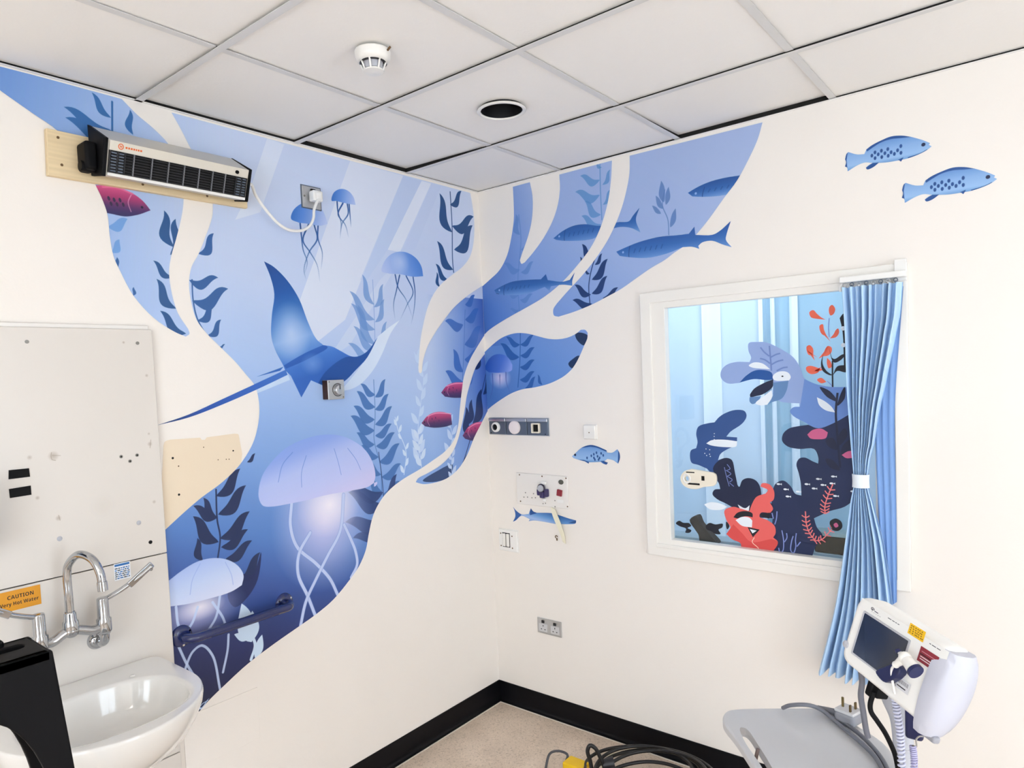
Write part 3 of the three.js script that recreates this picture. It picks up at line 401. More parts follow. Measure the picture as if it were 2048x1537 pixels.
// suspended ceiling: grid of T bars, tiles resting on the flanges with a thin open joint, wall angle
{
  struct('ceiling', box(-T, 3.1, -T, W + T, 3.2, D + T, 0), M.slab);
  const grid = structGroup('ceiling_2'), X0 = 0.512, Z0 = 0.509, P = 0.6, BW = 0.024;
  const xs = [], zs = []; for (let x = X0; x < W - 0.1; x += P) xs.push(x); for (let z = Z0; z < D - 0.1; z += P) zs.push(z);
  const barProfile = (len) => box(-BW / 2, 0, 0, BW / 2, 0.0014, len, 0), barWeb = (len) => box(-0.002, 0.0014, 0, 0.002, 0.038, len, 0);
  for (const z of zs) part(part(grid, 'main_bar', barProfile(W - 0.004).rotateY(Math.PI / 2).translate(0.002, HC, z), M.bar), 'bar_web', barWeb(W - 0.004).rotateY(Math.PI / 2).translate(0.002, HC, z), M.void);
  for (const x of xs) { const cuts = [0.002, ...zs, D - 0.002]; for (let k = 0; k < cuts.length - 1; k++) { const a = cuts[k] + (k ? 0.0125 : 0), b = cuts[k + 1] - (k < cuts.length - 2 ? 0.0125 : 0); part(part(grid, 'cross_bar', barProfile(b - a).translate(x, HC + 0.0045, a), M.bar), 'bar_web', barWeb(b - a).translate(x, HC + 0.0045, a), M.void); } }
  part(grid, 'wall_angle', [box(0, HC, 0, 0.013, HC + 0.0015, D, 0), box(0.013, HC, 0, W, HC + 0.0015, 0.013, 0), box(W - 0.019, HC, 0.013, W, HC + 0.0015, D, 0), box(0.013, HC, D - 0.019, W - 0.019, HC + 0.0015, D, 0)], M.trim);
  part(grid, 'bare_wall', [box(0, HC + 0.0016, 0, 0.0025, 3.1, D, 0), box(0, HC + 0.0016, 0, W, 3.1, 0.0025, 0)], M.void, 'dark unpainted wall above the ceiling tiles');
  const ex = [0.004, ...xs, W - 0.004], ez = [0.004, ...zs, D - 0.004];
  for (let i = 0; i < ex.length - 1; i++) for (let j = 0; j < ez.length - 1; j++) {
    const a = ex[i] + (i ? 0.003 : 0), b = ex[i + 1] - (i < ex.length - 2 ? 0.003 : 0), c = ez[j] + (j ? 0.003 : 0), d = ez[j + 1] - (j < ez.length - 2 ? 0.003 : 0);
    const isLamp = LAMPS.some(([lx, lz]) => lx > a && lx < b && lz > c && lz < d); if (isLamp) continue;
    const lift = 0.0085 + 0.002 * rnd(), w = b - a, l = d - c; let g;
    const s = new THREE.Shape(); s.moveTo(0, 0); s.lineTo(w, 0); s.lineTo(w, l); s.lineTo(0, l); s.lineTo(0, 0);
    if (HOLE.x > a && HOLE.x < b && HOLE.z > c && HOLE.z < d) { const h = new THREE.Path(); h.absarc(HOLE.x - a, HOLE.z - c, HOLE.r, 0, Math.PI * 2, true); s.holes.push(h); }
    g = new THREE.ExtrudeGeometry(s, { depth: 0.014, bevelEnabled: false, curveSegments: 40 }).rotateX(Math.PI / 2).translate(0, 0.014, 0);
    const m = part(grid, 'ceiling_tile', g, M.tile); m.position.set(a, HC + lift, c);
    if (i === 0 && j === 1) { m.rotation.z = -0.026; m.position.y += 0.0125; }                 // sits proud along the mural wall: a wide dark gap
    if (j === 0 && i === 2) { m.rotation.x = 0.026; m.position.y += 0.0125; }
    if (i === 0 && j === 0) m.position.y -= 0.004;
    if (i === 0 && j === 2) { m.rotation.z = -0.008; m.position.y += 0.004; }
  }
}
// recessed 600 x 600 ceiling lights (outside the picture)
for (const [x, z] of LAMPS) {
  const g = thing('ceiling_light', x > z ? 'recessed square ceiling light panel nearer the window wall' : 'recessed square ceiling light panel nearer the back wall', 'light', 'recessed ceiling lights');
  part(g, 'frame', [box(x - 0.29, HC + 0.002, z - 0.29, x - 0.27, HC + 0.04, z + 0.29), box(x + 0.27, HC + 0.002, z - 0.29, x + 0.29, HC + 0.04, z + 0.29), box(x - 0.27, HC + 0.002, z - 0.29, x + 0.27, HC + 0.04, z - 0.27), box(x - 0.27, HC + 0.002, z + 0.27, x + 0.27, HC + 0.04, z + 0.29), box(x - 0.27, HC + 0.03, z - 0.27, x + 0.27, HC + 0.04, z + 0.27)], M.white);
  part(g, 'light_diffuser', box(x - 0.27, HC + 0.012, z - 0.27, x + 0.27, HC + 0.016, z + 0.27, 0), new THREE.MeshStandardMaterial({ color: 0xffffff, emissive: 0xfff6ea, emissiveIntensity: 1.2, roughness: 0.8 }));
  settle(g);
  const l = new THREE.RectAreaLight(0xfff0e2, LAMP_RADIANCE, 0.53, 0.53); l.name = 'ceiling_light_glow'; l.position.set(x, HC + 0.008, z); l.lookAt(x, 0, z); l.castShadow = true; scene.add(l);
}
// ---- ceiling fittings ----
{
  const c = [0.811, HC, 1.401], g = thing('smoke_detector', 'round white smoke detector on the ceiling tile above the mural', 'smoke detector');
  part(g, 'base', turned([[0, 0.004], [0.05, 0.004], [0.052, 0], [0.051, -0.014], [0.046, -0.026], [0.036, -0.03]], c), M.gloss);
  part(g, 'chamber', turned([[0.03, -0.028], [0.027, -0.044], [0.024, -0.052], [0, -0.052]], c), M.greyPlastic);
  const rib = []; for (let k = 0; k < 8; k++) { const a = k * Math.PI / 4 + 0.2; rib.push(rod([c[0] + 0.038 * Math.cos(a), HC - 0.029, c[2] + 0.038 * Math.sin(a)], [c[0] + 0.028 * Math.cos(a), HC - 0.053, c[2] + 0.028 * Math.sin(a)], 0.0028)); }
  part(g, 'cage', [...rib, turned([[0, -0.058], [0.028, -0.056], [0.031, -0.053], [0.028, -0.05], [0, -0.05]], c)], M.gloss);
  part(g, 'vent_slot', turned([[0.0375, -0.0292], [0.0395, -0.0325], [0.033, -0.0325], [0.033, -0.0292]], c), M.dark);
  part(g, 'indicator_light', rod([c[0] + 0.062, HC, c[2] - 0.012], [c[0] + 0.05, HC - 0.006, c[2] - 0.012], 0.003), M.rust);
  settle(g);
  const h = [HOLE.x, HC, HOLE.z], d = thing('downlight', 'round black recessed ceiling opening with a thin white ring', 'downlight');
  part(d, 'ring', turned([[0.0755, 0.0006], [0.0755, -0.003], [0.079, -0.006], [0.0875, -0.0035], [0.0885, 0.0005], [0.0755, 0.0006]], h, 'y', 64), M.gloss);
  part(d, 'can', turned([[0.0757, 0.0004], [0.074, 0.09], [0.05, 0.12], [0, 0.12]], h, 'y', 48), new THREE.MeshPhysicalMaterial({ color: 0x0a0a10, roughness: 0.5, side: THREE.DoubleSide }));
  settle(d);
}
// ---- observation window with frame, glass and sticker; a lit room with drapes behind it ----
const GZ = -0.02;
{
  const w = structGroup('window_1'), o = [0.919, 0.921, 1.943, 2.081], i = [0.968, 0.962, 1.9, 2.035], k = [1.031, 0.999, 1.835, 2.008];
  const ring = (a, b, z0, z1) => { const s = new THREE.Shape(); s.moveTo(a[0], a[1]); s.lineTo(a[2], a[1]); s.lineTo(a[2], a[3]); s.lineTo(a[0], a[3]); s.lineTo(a[0], a[1]); const h = new THREE.Path(); h.moveTo(b[0], b[1]); h.lineTo(b[0], b[3]); h.lineTo(b[2], b[3]); h.lineTo(b[2], b[1]); h.lineTo(b[0], b[1]); s.holes.push(h); return new THREE.ExtrudeGeometry(s, { depth: z1 - z0 - 0.004, bevelEnabled: true, bevelSize: 0.003, bevelThickness: 0.002, bevelOffset: -0.003, bevelSegments: 2 }).translate(0, 0, z0 + 0.002); };
  part(w, 'window_frame', ring(o, i, 0.0, 0.02), M.frame);
  part(w, 'window_bead', ring([0.962, 0.956, 1.906, 2.041], k, -0.03, 0.012), M.frame);
  part(w, 'window_sill', box(0.962, 0.958, 0.0, 1.84, 0.976, 0.022, 0.004), M.frame);
  part(w, 'glass', box(k[0] - 0.02, k[1] - 0.02, GZ - 0.006, k[2] + 0.02, k[3] + 0.02, GZ, 0), M.glass);
  // room beyond
  const b = structGroup('wall_beyond');
  part(b, 'wall', [box(-0.6, 0, -2.7, 3.4, 2.7, -2.6, 0), box(-0.7, 0, -2.7, -0.6, 2.7, -T, 0), box(3.4, 0, -2.7, 3.5, 2.7, -T, 0), box(-0.7, 0, -T - 0.02, WIN.x0, 2.7, -T, 0), box(WIN.x1, 0, -T - 0.02, 3.5, 2.7, -T, 0), box(WIN.x0, 0, -T - 0.02, WIN.x1, WIN.y0, -T, 0), box(WIN.x0, WIN.y1, -T - 0.02, WIN.x1, 2.7, -T, 0)], mat(0xe3eef5, 0.7));
  part(b, 'floor', box(-0.7, -0.1, -2.7, 3.5, 0, -T - 0.001, 0), mat(0xb9cdd6, 0.5)); part(b, 'ceiling', box(-0.7, 2.7, -2.7, 3.5, 2.8, -T, 0), M.tile);
  const g = thing('ceiling_light', 'ceiling light in the room behind the window', 'light', 'recessed ceiling lights');
  for (const [x, z] of [[1.3, -1.0]]) { part(g, 'light_diffuser', box(x - 0.6, 2.68, z - 0.3, x + 0.6, 2.699, z + 0.3, 0.004), new THREE.MeshStandardMaterial({ color: 0xffffff, emissive: 0xffffff, emissiveIntensity: 1.2 })); const l = new THREE.RectAreaLight(0xfbfcff, CORRIDOR_RADIANCE, 1.2, 0.6); l.name = 'corridor_light_glow'; l.position.set(x, 2.675, z); l.lookAt(x, 0, z); l.castShadow = true; scene.add(l); }
  settle(g);
  // long pale blue drapes hanging behind the glass
  const drapeMats = [0xdee7f4, 0xd4e1f0, 0xf1f5fc, 0xa9c6d8].map((c) => new THREE.MeshPhysicalMaterial({ color: col(c), roughness: 1, transmission: 0.5, thickness: 0, side: THREE.DoubleSide }));
  const lengths = [[0.62, 0.8, 0], [0.8, 0.86, 2], [0.86, 1.06, 1], [1.06, 1.155, 2], [1.155, 1.32, 1], [1.32, 1.345, 2], [1.345, 1.37, 3], [1.37, 1.395, 2], [1.395, 1.45, 3], [1.45, 1.49, 2], [1.49, 1.72, 3], [1.72, 2.0, 0]];
  lengths.forEach(([x0, x1, m], n) => {
    const d = thing('drape', ['widest pale blue drape at the left behind the window', 'narrow near white drape strip second from the left behind the window', 'broad blue drape third from the left behind the window', 'broad near white drape behind the middle of the window', 'broad blue drape above the grey blue leaf sticker', 'thin white drape strip right of the broad blue drape', 'thin teal drape strip right of the thin white one', 'second thin white drape strip near the red leaf sprigs', 'teal drape strip left of the red leaf sprigs', 'third thin white drape strip beside the red leaf sprigs', 'broad teal drape behind the red leaf sprigs', 'rightmost drape hidden behind the room curtain'][n], 'curtain', 'drapes behind the window');
    const rows = [], z = -0.3 - 0.012 * (n % 2); for (let r = 0; r <= 10; r++) { const row = []; for (let q = 0; q <= 16; q++) { const t = q / 16; row.push([x0 + (x1 - x0 + 0.006) * t, 2.5 - r * 0.165, z + 0.012 * Math.sin(Math.PI * t) + 0.003 * Math.sin(t * 9 + r * 0.5 + n)]); } rows.push(row); }
    part(d, 'cloth', skin(rows, false, false), drapeMats[m]); settle(d);
  });
  // things standing behind the glass
  const s = thing('stand', 'black tapered stand foot seen through the lower left of the window', 'stand');
  part(s, 'foot', new THREE.ExtrudeGeometry(shapeOf([[[1.071,1.067,-0.1],[1.102,1.088,-0.1],[1.117,1.056,-0.1],[1.144,1.028,-0.1],[1.17,1.002,-0.1],[1.192,0.976,-0.1],[1.119,0.971,-0.1],[1.111,1.006,-0.1],[1.093,1.031,-0.1]].flatMap((p) => [p[0] * 1000, p[1] * 1000])], 3), { depth: 0.04, bevelEnabled: true, bevelSize: 0.002, bevelThickness: 0.002 }).translate(0, 0, -0.14), M.black); settle(s);
  const t = thing('cabinet', 'low pale cabinet top seen through the bottom of the window', 'cabinet');
  part(t, 'worktop', box(0.7, 0.955, -0.25, 2.0, 0.975, -0.16, 0.004), mat(0xe4f3fa, 0.5)); part(t, 'body', box(0.72, 0.0, -0.245, 1.98, 0.955, -0.17, 0.004), mat(0xd9eef6, 0.6)); settle(t);
  const u = thing('box', 'dark green box seen through the bottom right of the window', 'box');
  part(u, 'body', box(1.575, 0.976, -0.24, 1.775, 1.045, -0.165, 0.006), mat(0x16221f, 0.6)); part(u, 'lid', box(1.57, 1.045, -0.242, 1.78, 1.062, -0.163, 0.004), mat(0xd5e8e4, 0.6)); settle(u);
}
{
  // cut-out film on the room side of the glass
  const g = thing('window_sticker', 'underwater scene of navy weed, red coral and fish stuck on the window glass', 'window sticker'), z = GZ + 0.0008;
  const cm = (c) => mat(c, 0.55), navy = cm(0x16264f), deep = cm(0x0e1b3d), mid = cm(0x2b4f8c), pale = cm(0x93aadb), blue = cm(0x6a8fd2), red = cm(0xe8635f), coral = cm(0xef7f82), orange = cm(0xf06a50), lilac = cm(0x7f8fd0), white = cm(0xe9f0f8), pink = cm(0xd0628f), inkBlue = cm(0x15509a), grey = cm(0x5f86b8), black = cm(0x0b1020);
  let lay = 0; const put = (name, p, m, l) => { lay += 0.00006; return part(g, name, sheet(p, 'right', z + lay, null, 4), m, l); };
  const line = (name, list, m, r) => { const gs = list.map((q) => { lay += 0.00003; return new THREE.TubeGeometry(new THREE.CatmullRomCurve3(openLine(q[0]).map((p) => V3(p.x / 1000, p.y / 1000, 0)), false), 24, r, 5).scale(1, 1, 0.04).translate(0, 0, z + lay); }); if (name === 'fern_coral') return part(g, name, gs, m); for (const q of gs) part(g, name, q, m); };
  put('weed', [[1746,1652,1763,1489],[1763,1489,1703,1482,1626,1489,1597,1513,1546,1542,1533,1562,1547,1577,1569,1579],[1569,1579,1569,1592],[1569,1592,1514,1596,1486,1605,1470,1623,1471,1664,1466,1704,1420,1723,1379,1716,1337,1677],[1337,1677,1288,1676,1261,1699,1262,1729,1284,1752,1327,1763,1380,1760],[1380,1760,1387,1778,1377,1805,1379,1837,1412,1839,1446,1836,1502,1807,1551,1770,1577,1724,1589,1689,1629,1666,1680,1654,1746,1652]], pale, 'pale grey blue weed');
  put('weed', [[1589,1686,1629,1666,1680,1654,1746,1652],[1746,1652,1763,1483],[1763,1483,1703,1479,1626,1489,1597,1513,1546,1542,1533,1562,1547,1577,1571,1579],[1571,1579,1589,1686]], blue);
  put('weed', [[1600,1509,1636,1496,1689,1516,1745,1550],[1745,1550,1764,1501,1776,1348],[1776,1348,1770,1282],[1770,1282,1770,1244],[1770,1244,1724,1201,1673,1180,1636,1159,1614,1146],[1614,1146,1624,1112,1645,1080,1618,1037],[1618,1037,1601,983],[1601,983,1439,978],[1439,978,1453,1094,1460,1154,1455,1201,1462,1249,1474,1273,1502,1286,1530,1265,1546,1237,1570,1231],[1570,1231,1568,1280,1561,1319,1553,1354,1565,1377,1586,1381,1613,1368,1633,1360],[1633,1360,1634,1383,1619,1416,1565,1414,1522,1422,1501,1444,1506,1473,1529,1494,1562,1503,1600,1509]], navy, 'navy weed on the right');
  put('weed', [[1228,1514,1247,1535,1273,1552,1316,1566,1355,1562,1363,1541,1345,1511,1295,1476,1277,1455],[1277,1455,1322,1453],[1322,1453,1320,1419],[1320,1419,1281,1403,1249,1380,1239,1355],[1239,1355,1274,1366,1298,1358,1309,1309,1319,1255],[1319,1255,1326,1248,1339,1276,1363,1287,1393,1280,1410,1257,1417,1198],[1417,1198,1461,1189],[1461,1189,1459,1130],[1459,1130,1335,1130,1300,1157],[1300,1157,1269,1173,1232,1188,1211,1208,1220,1228,1245,1233],[1245,1233,1240,1257,1190,1316],[1190,1316,1152,1330,1122,1338,1115,1366,1121,1392,1144,1402],[1144,1402,1151,1428,1146,1465,1157,1495,1196,1509,1228,1514]], mid, 'navy weed on the left');
  put('weed', [[1245,1233,1240,1257,1216,1318,1242,1353,1274,1366,1298,1358,1309,1309,1319,1255],[1319,1255,1326,1248,1339,1276,1363,1287,1393,1280,1410,1257,1417,1198],[1417,1198,1461,1189],[1461,1189,1459,1130],[1459,1130,1335,1130,1300,1157],[1300,1157,1269,1173,1232,1188,1211,1208,1220,1228,1245,1233]], deep);
  line('weed_vein', [[[1460,1821,1463,1774,1466,1722]], [[1459,1780,1439,1798,1425,1817]], [[1461,1751,1442,1766,1422,1773]], [[1462,1774,1484,1785,1501,1789]], [[1464,1745,1490,1758,1512,1763]], [[1486,1721,1511,1732,1528,1734]]], cm(0x6d86c4), 0.003);
  put('weed_leaf', [[1337,1678,1367,1707,1397,1724,1426,1727,1466,1715,1472,1687],[1472,1687,1443,1686,1396,1691,1337,1678]], inkBlue, 'dark blue leaf'); put('weed_leaf', [[1379,1630,1396,1652,1437,1675,1472,1688],[1472,1688,1469,1658,1430,1629,1407,1623,1380,1619,1379,1630]], deep); put('weed_leaf', [[1377,1618,1424,1622],[1424,1622,1409,1600,1388,1590,1377,1600,1377,1618]], grey);
  put('fish', [[1532,1682,1477,1684,1470,1698,1483,1713,1508,1719,1530,1712,1539,1694,1532,1682]], white, 'white fish head'); put('fish_body', [[1471,1675,1530,1681],[1530,1681,1523,1645,1503,1611,1464,1597],[1464,1597,1449,1588],[1449,1588,1469,1623,1471,1675]], grey); put('fish_eye', [[1508,1702,1512,1699,1508,1696,1503,1699]], black);
  put('fish', [[1465,1646,1466,1617,1446,1587],[1446,1587,1417,1585,1400,1593,1436,1623,1465,1646]], white); put('fish', [[1461,1728,1426,1732,1392,1737,1377,1746,1398,1758,1433,1752,1461,1728]], white); put('fish', [[1190,1424,1213,1438,1270,1442,1322,1437],[1322,1437,1318,1416,1275,1411,1212,1416,1190,1424]], white, 'white fish on the left weed'); put('fish', [[1173,1161,1199,1173,1238,1173,1275,1161],[1275,1161,1249,1146,1198,1143,1173,1161]], white);
  put('fish_tail', [[1318,1174,1348,1161,1367,1175],[1367,1175,1363,1151],[1363,1151,1330,1150],[1330,1150,1318,1174]], white);
  put('weed_leaf', [[1633,1615,1659,1601,1684,1579,1697,1557],[1697,1557,1664,1565,1641,1585,1633,1615]], white); for (const p of [[[1644,1654,1680,1637,1705,1598,1670,1615]], [[1731,1653,1716,1625,1705,1582,1730,1609]], [[1662,1453,1688,1460,1702,1416,1672,1426]], [[1729,1499,1738,1472,1708,1432,1708,1471]], [[1660,1380,1686,1376,1711,1338,1675,1348]], [[1748,1456,1753,1434,1717,1389,1718,1427]]]) put('weed_leaf', p, deep);
  line('weed_stem', [[[1706,1631,1699,1554,1703,1471,1711,1349]]], deep, 0.004);
  put('red_fish', [[1596,1471,1615,1489,1647,1495,1670,1481],[1670,1481,1662,1459,1630,1454,1607,1457,1596,1471]], pink, 'small pink fish'); put('red_fish', [[1717,1397,1737,1411,1757,1415],[1757,1415,1757,1388],[1757,1388,1732,1386,1717,1397]], pink);
  // red sprigs and black sprig at the top right
  for (const p of [[[1669,1907,1638,1913,1618,1920,1612,1940,1626,1947,1639,1932,1654,1917,1669,1907]], [[1693,1960,1703,1945,1698,1927,1687,1921,1681,1936,1684,1955]], [[1673,1844,1656,1853,1648,1870,1648,1887,1659,1891,1663,1869,1673,1844]], [[1683,1836,1696,1851,1704,1866,1712,1871,1715,1855,1704,1839,1683,1836]], [[1623,1775,1607,1778,1600,1793,1600,1810,1611,1815,1623,1800,1623,1775]], [[1659,1770,1665,1795,1675,1808,1688,1802,1688,1785,1675,1772,1659,1770]], [[1646,1724,1640,1710,1614,1704,1598,1717,1597,1731,1612,1736,1646,1724]], [[1672,1764,1685,1747,1687,1728,1677,1724,1671,1742,1672,1764]], [[1668,1673,1650,1668,1635,1682,1650,1689,1668,1673]]]) put('sprig_leaf', p, orange, 'red leaf');
  line('sprig_stem', [[[1682,1912,1679,1874,1681,1841]], [[1671,1676,1686,1659,1691,1645]]], lilac, 0.0016);
  put('weed_leaf', [[1679,1802,1682,1775,1697,1758,1723,1773,1738,1776],[1738,1776,1723,1756,1700,1744,1691,1750,1679,1802]], black, 'black sprig leaf'); put('weed_leaf', [[1659,1781,1656,1743,1669,1715,1691,1697],[1691,1697,1679,1698,1656,1715,1650,1743,1659,1781]], black); put('weed_leaf', [[1691,1697,1707,1730,1737,1734],[1737,1734,1737,1707,1707,1713,1691,1697]], black); line('weed_stem', [[[1691,1752,1690,1708,1690,1653]]], black, 0.003);
  put('weed', [[1718,1909,1730,1924,1748,1929],[1748,1929,1744,1712],[1744,1712,1730,1713],[1730,1713,1727,1859,1718,1909]], black, 'black weed edge under the curtain'); for (const [x, y] of [[[1729,1870]][0], [[1729,1808]][0]]) { lay += 0.00006; part(g, 'bubble', new THREE.CircleGeometry(0.008, 16).translate(x / 1000, y / 1000, z + lay), white); }
  // red coral with its dark gaps
  put('coral', [[1366,1151,1379,1185,1397,1213,1433,1229],[1433,1229,1442,1244,1413,1256],[1413,1256,1419,1269,1448,1268,1466,1243,1464,1207,1449,1194],[1449,1194,1461,1169,1448,1151],[1448,1151,1413,1149,1407,1131,1436,1122,1465,1101,1469,1072,1459,1053],[1459,1053,1477,1037,1463,1005,1439,983],[1439,983,1380,984,1326,986],[1326,986,1327,1012,1290,1026,1267,1045],[1267,1045,1286,1075,1270,1102,1262,1144,1300,1163,1330,1158,1366,1151]], red, 'big red coral'); put('coral', [[1298,1089,1334,1056,1369,1024,1452,1046],[1452,1046,1477,1037,1463,1005,1439,983],[1439,983,1380,984,1326,986],[1326,986,1327,1012,1290,1026,1267,1045],[1267,1045,1298,1089]], cm(0xd94b48));
  put('coral_gap', [[1299,1119,1317,1140,1354,1150,1378,1143,1379,1127],[1379,1127,1348,1128,1317,1116,1299,1119]], black); put('coral_gap', [[1308,1108,1335,1124,1365,1124,1377,1113],[1377,1113,1375,1085],[1375,1085,1334,1087,1308,1108]], white); put('coral_gap', [[1357,1084,1406,1079],[1406,1079,1378,1044],[1378,1044,1357,1084]], black); put('coral_gap', [[1366,1077,1394,1073],[1394,1073,1377,1060],[1377,1060,1366,1077]], white); put('coral_gap', [[1407,1143,1448,1153],[1448,1153,1445,1128],[1445,1128,1419,1132],[1419,1132,1407,1143]], black); put('coral_gap', [[1269,1098,1282,1081,1272,1065,1267,1079]], black);
  line('coral_vein', [[[1384,1044,1375,1024,1398,1003,1401,994,1380,984]]], cm(0xf7c9b4), 0.0016);
  // shoal of little white fish
  const little = new THREE.Shape(); little.absellipse(0, 0, 0.0072, 0.0038, 0, Math.PI * 2); const tail = new THREE.Shape(); tail.moveTo(0.006, 0); tail.lineTo(0.013, 0.004); tail.lineTo(0.013, -0.004); const littleGeo = join([new THREE.ShapeGeometry(little, 8), new THREE.ShapeGeometry(tail)]);
  lay += 0.0001; for (const [x, y] of [[[1484,1271]][0], [[1510,1252]][0], [[1557,1246]][0], [[1518,1224]][0], [[1590,1278]][0], [[1632,1301]][0], [[1686,1314]][0], [[1616,1263]][0], [[1648,1279]][0], [[1680,1287]][0], [[1692,1240]][0], [[1752,1262]][0], [[1763,1292]][0]]) { const m = part(g, 'little_fish', littleGeo, white); m.position.set(x / 1000, y / 1000, z + lay); }
  // pink fern corals and lilac weed
  const fern = (spine, n, len) => { const c = openLine(spine[0]), list = [spine]; for (let i = 0; i < n; i++) { const p = c[Math.floor((i + 0.3) / n * (c.length - 2))], q = c[Math.floor((i + 0.3) / n * (c.length - 2)) + 1], dx = q.x - p.x, dy = q.y - p.y, l = Math.hypot(dx, dy); for (const s of [-1, 1]) { const ux = (dx * 0.55 - s * dy) / l, uy = (dy * 0.55 + s * dx) / l, k = len * (1 - 0.35 * Math.abs(i / n - 0.4)); list.push([[p.x, p.y, p.x + ux * k * 0.6, p.y + uy * k * 0.5, p.x + ux * k, p.y + uy * k * 1.05]]); } } return list; };
  line('fern_coral', fern([[1618,1060,1598,1086,1587,1120,1584,1171]], 7, 17), coral, 0.0022); line('fern_coral', fern([[1656,1167,1655,1195,1666,1236,1685,1285]], 7, 18), coral, 0.0022); line('fern_coral', fern([[1613,1059,1639,1065,1671,1101,1687,1125]], 6, 15), coral, 0.002);
  put('urchin', [[1672,1140,1693,1154,1712,1144,1715,1122,1700,1107,1679,1110]], black); put('urchin_middle', [[1685,1130,1695,1138,1702,1126,1692,1119]], pink);
  line('thin_weed', [[[1494,1086,1498,1063,1500,1040,1496,1004,1485,996,1480,1014]], [[1512,1077,1513,1059,1503,1040]], [[1549,1081,1545,1051,1546,1028,1536,1000,1527,1008,1531,1049,1537,1068]], [[1564,1048,1550,1028]], [[1477,1161,1474,1131,1467,1107]], [[1457,1153,1462,1130]]], lilac, 0.0022);
  line('weed_vein', [[[1279,1340,1291,1322,1279,1315]], [[1273,1315,1294,1301,1278,1290]], [[1278,1290,1299,1276,1287,1266]], [[1287,1263,1305,1249]], [[1267,1327,1275,1290,1286,1248]]], lilac, 0.0014);
  put('weed', [[1043,1067,1059,1080,1078,1073,1105,1074,1114,1063,1097,1052,1114,1044,1107,1033,1086,1031,1090,1048,1060,1056]], black); put('weed', [[1180,1070,1197,1085,1222,1081,1254,1087,1251,1071,1235,1060,1244,1043,1221,1040,1202,1050,1183,1055]], black);
  // dotted line on the left weed
  lay += 0.0001; const dot = new THREE.CircleGeometry(0.0022, 10); for (const [x, y] of [[[1228,1467]][0], [[1227,1455]][0], [[1227,1442]][0], [[1206,1398]][0], [[1190,1401]][0], [[1205,1379]][0], [[1184,1382]][0], [[1208,1370]][0], [[1192,1373]][0]]) part(g, 'bubble', dot, white).position.set(x / 1000, y / 1000, z + lay);
  settle(g);
  // cream window catch on the glass
  const k = thing('window_catch', 'cream plastic window catch with a thumb ring on the left of the glass', 'window catch'), kz = GZ + 0.002;
  const body = shapeOf([[1125,1313,1220,1303],[1220,1303,1233,1293,1232,1255,1219,1245],[1219,1245,1179,1238,1146,1227,1107,1229,1082,1245,1074,1272,1091,1300,1125,1313]], 4); const th = new THREE.Path(); th.absellipse([[1104,1270]][0][0] / 1000, [[1104,1270]][0][1] / 1000, 0.0125, 0.0145, 0, Math.PI * 2, true); body.holes.push(th);
  part(k, 'plate', extrude(body, 0.014, 0.003).translate(0, 0, kz), M.cream); const [kx, ky] = [[1104,1270]][0].map((v) => v / 1000);
  part(k, 'thumb_ring', new THREE.TorusGeometry(0.0155, 0.0042, 8, 28).scale(1, 1.15, 1).translate(kx, ky, kz + 0.012), M.white);
  part(k, 'slot', [box(kx + 0.004, ky - 0.025, kz + 0.009, kx + 0.058, ky - 0.017, kz + 0.0146, 0.001), box(kx - 0.002, ky + 0.026, kz, kx + 0.036, ky + 0.031, kz + 0.0146, 0.001), box(kx + 0.066, ky - 0.004, kz + 0.009, kx + 0.08, ky + 0.016, kz + 0.0146, 0.001)], M.hole);
  settle(k);
}
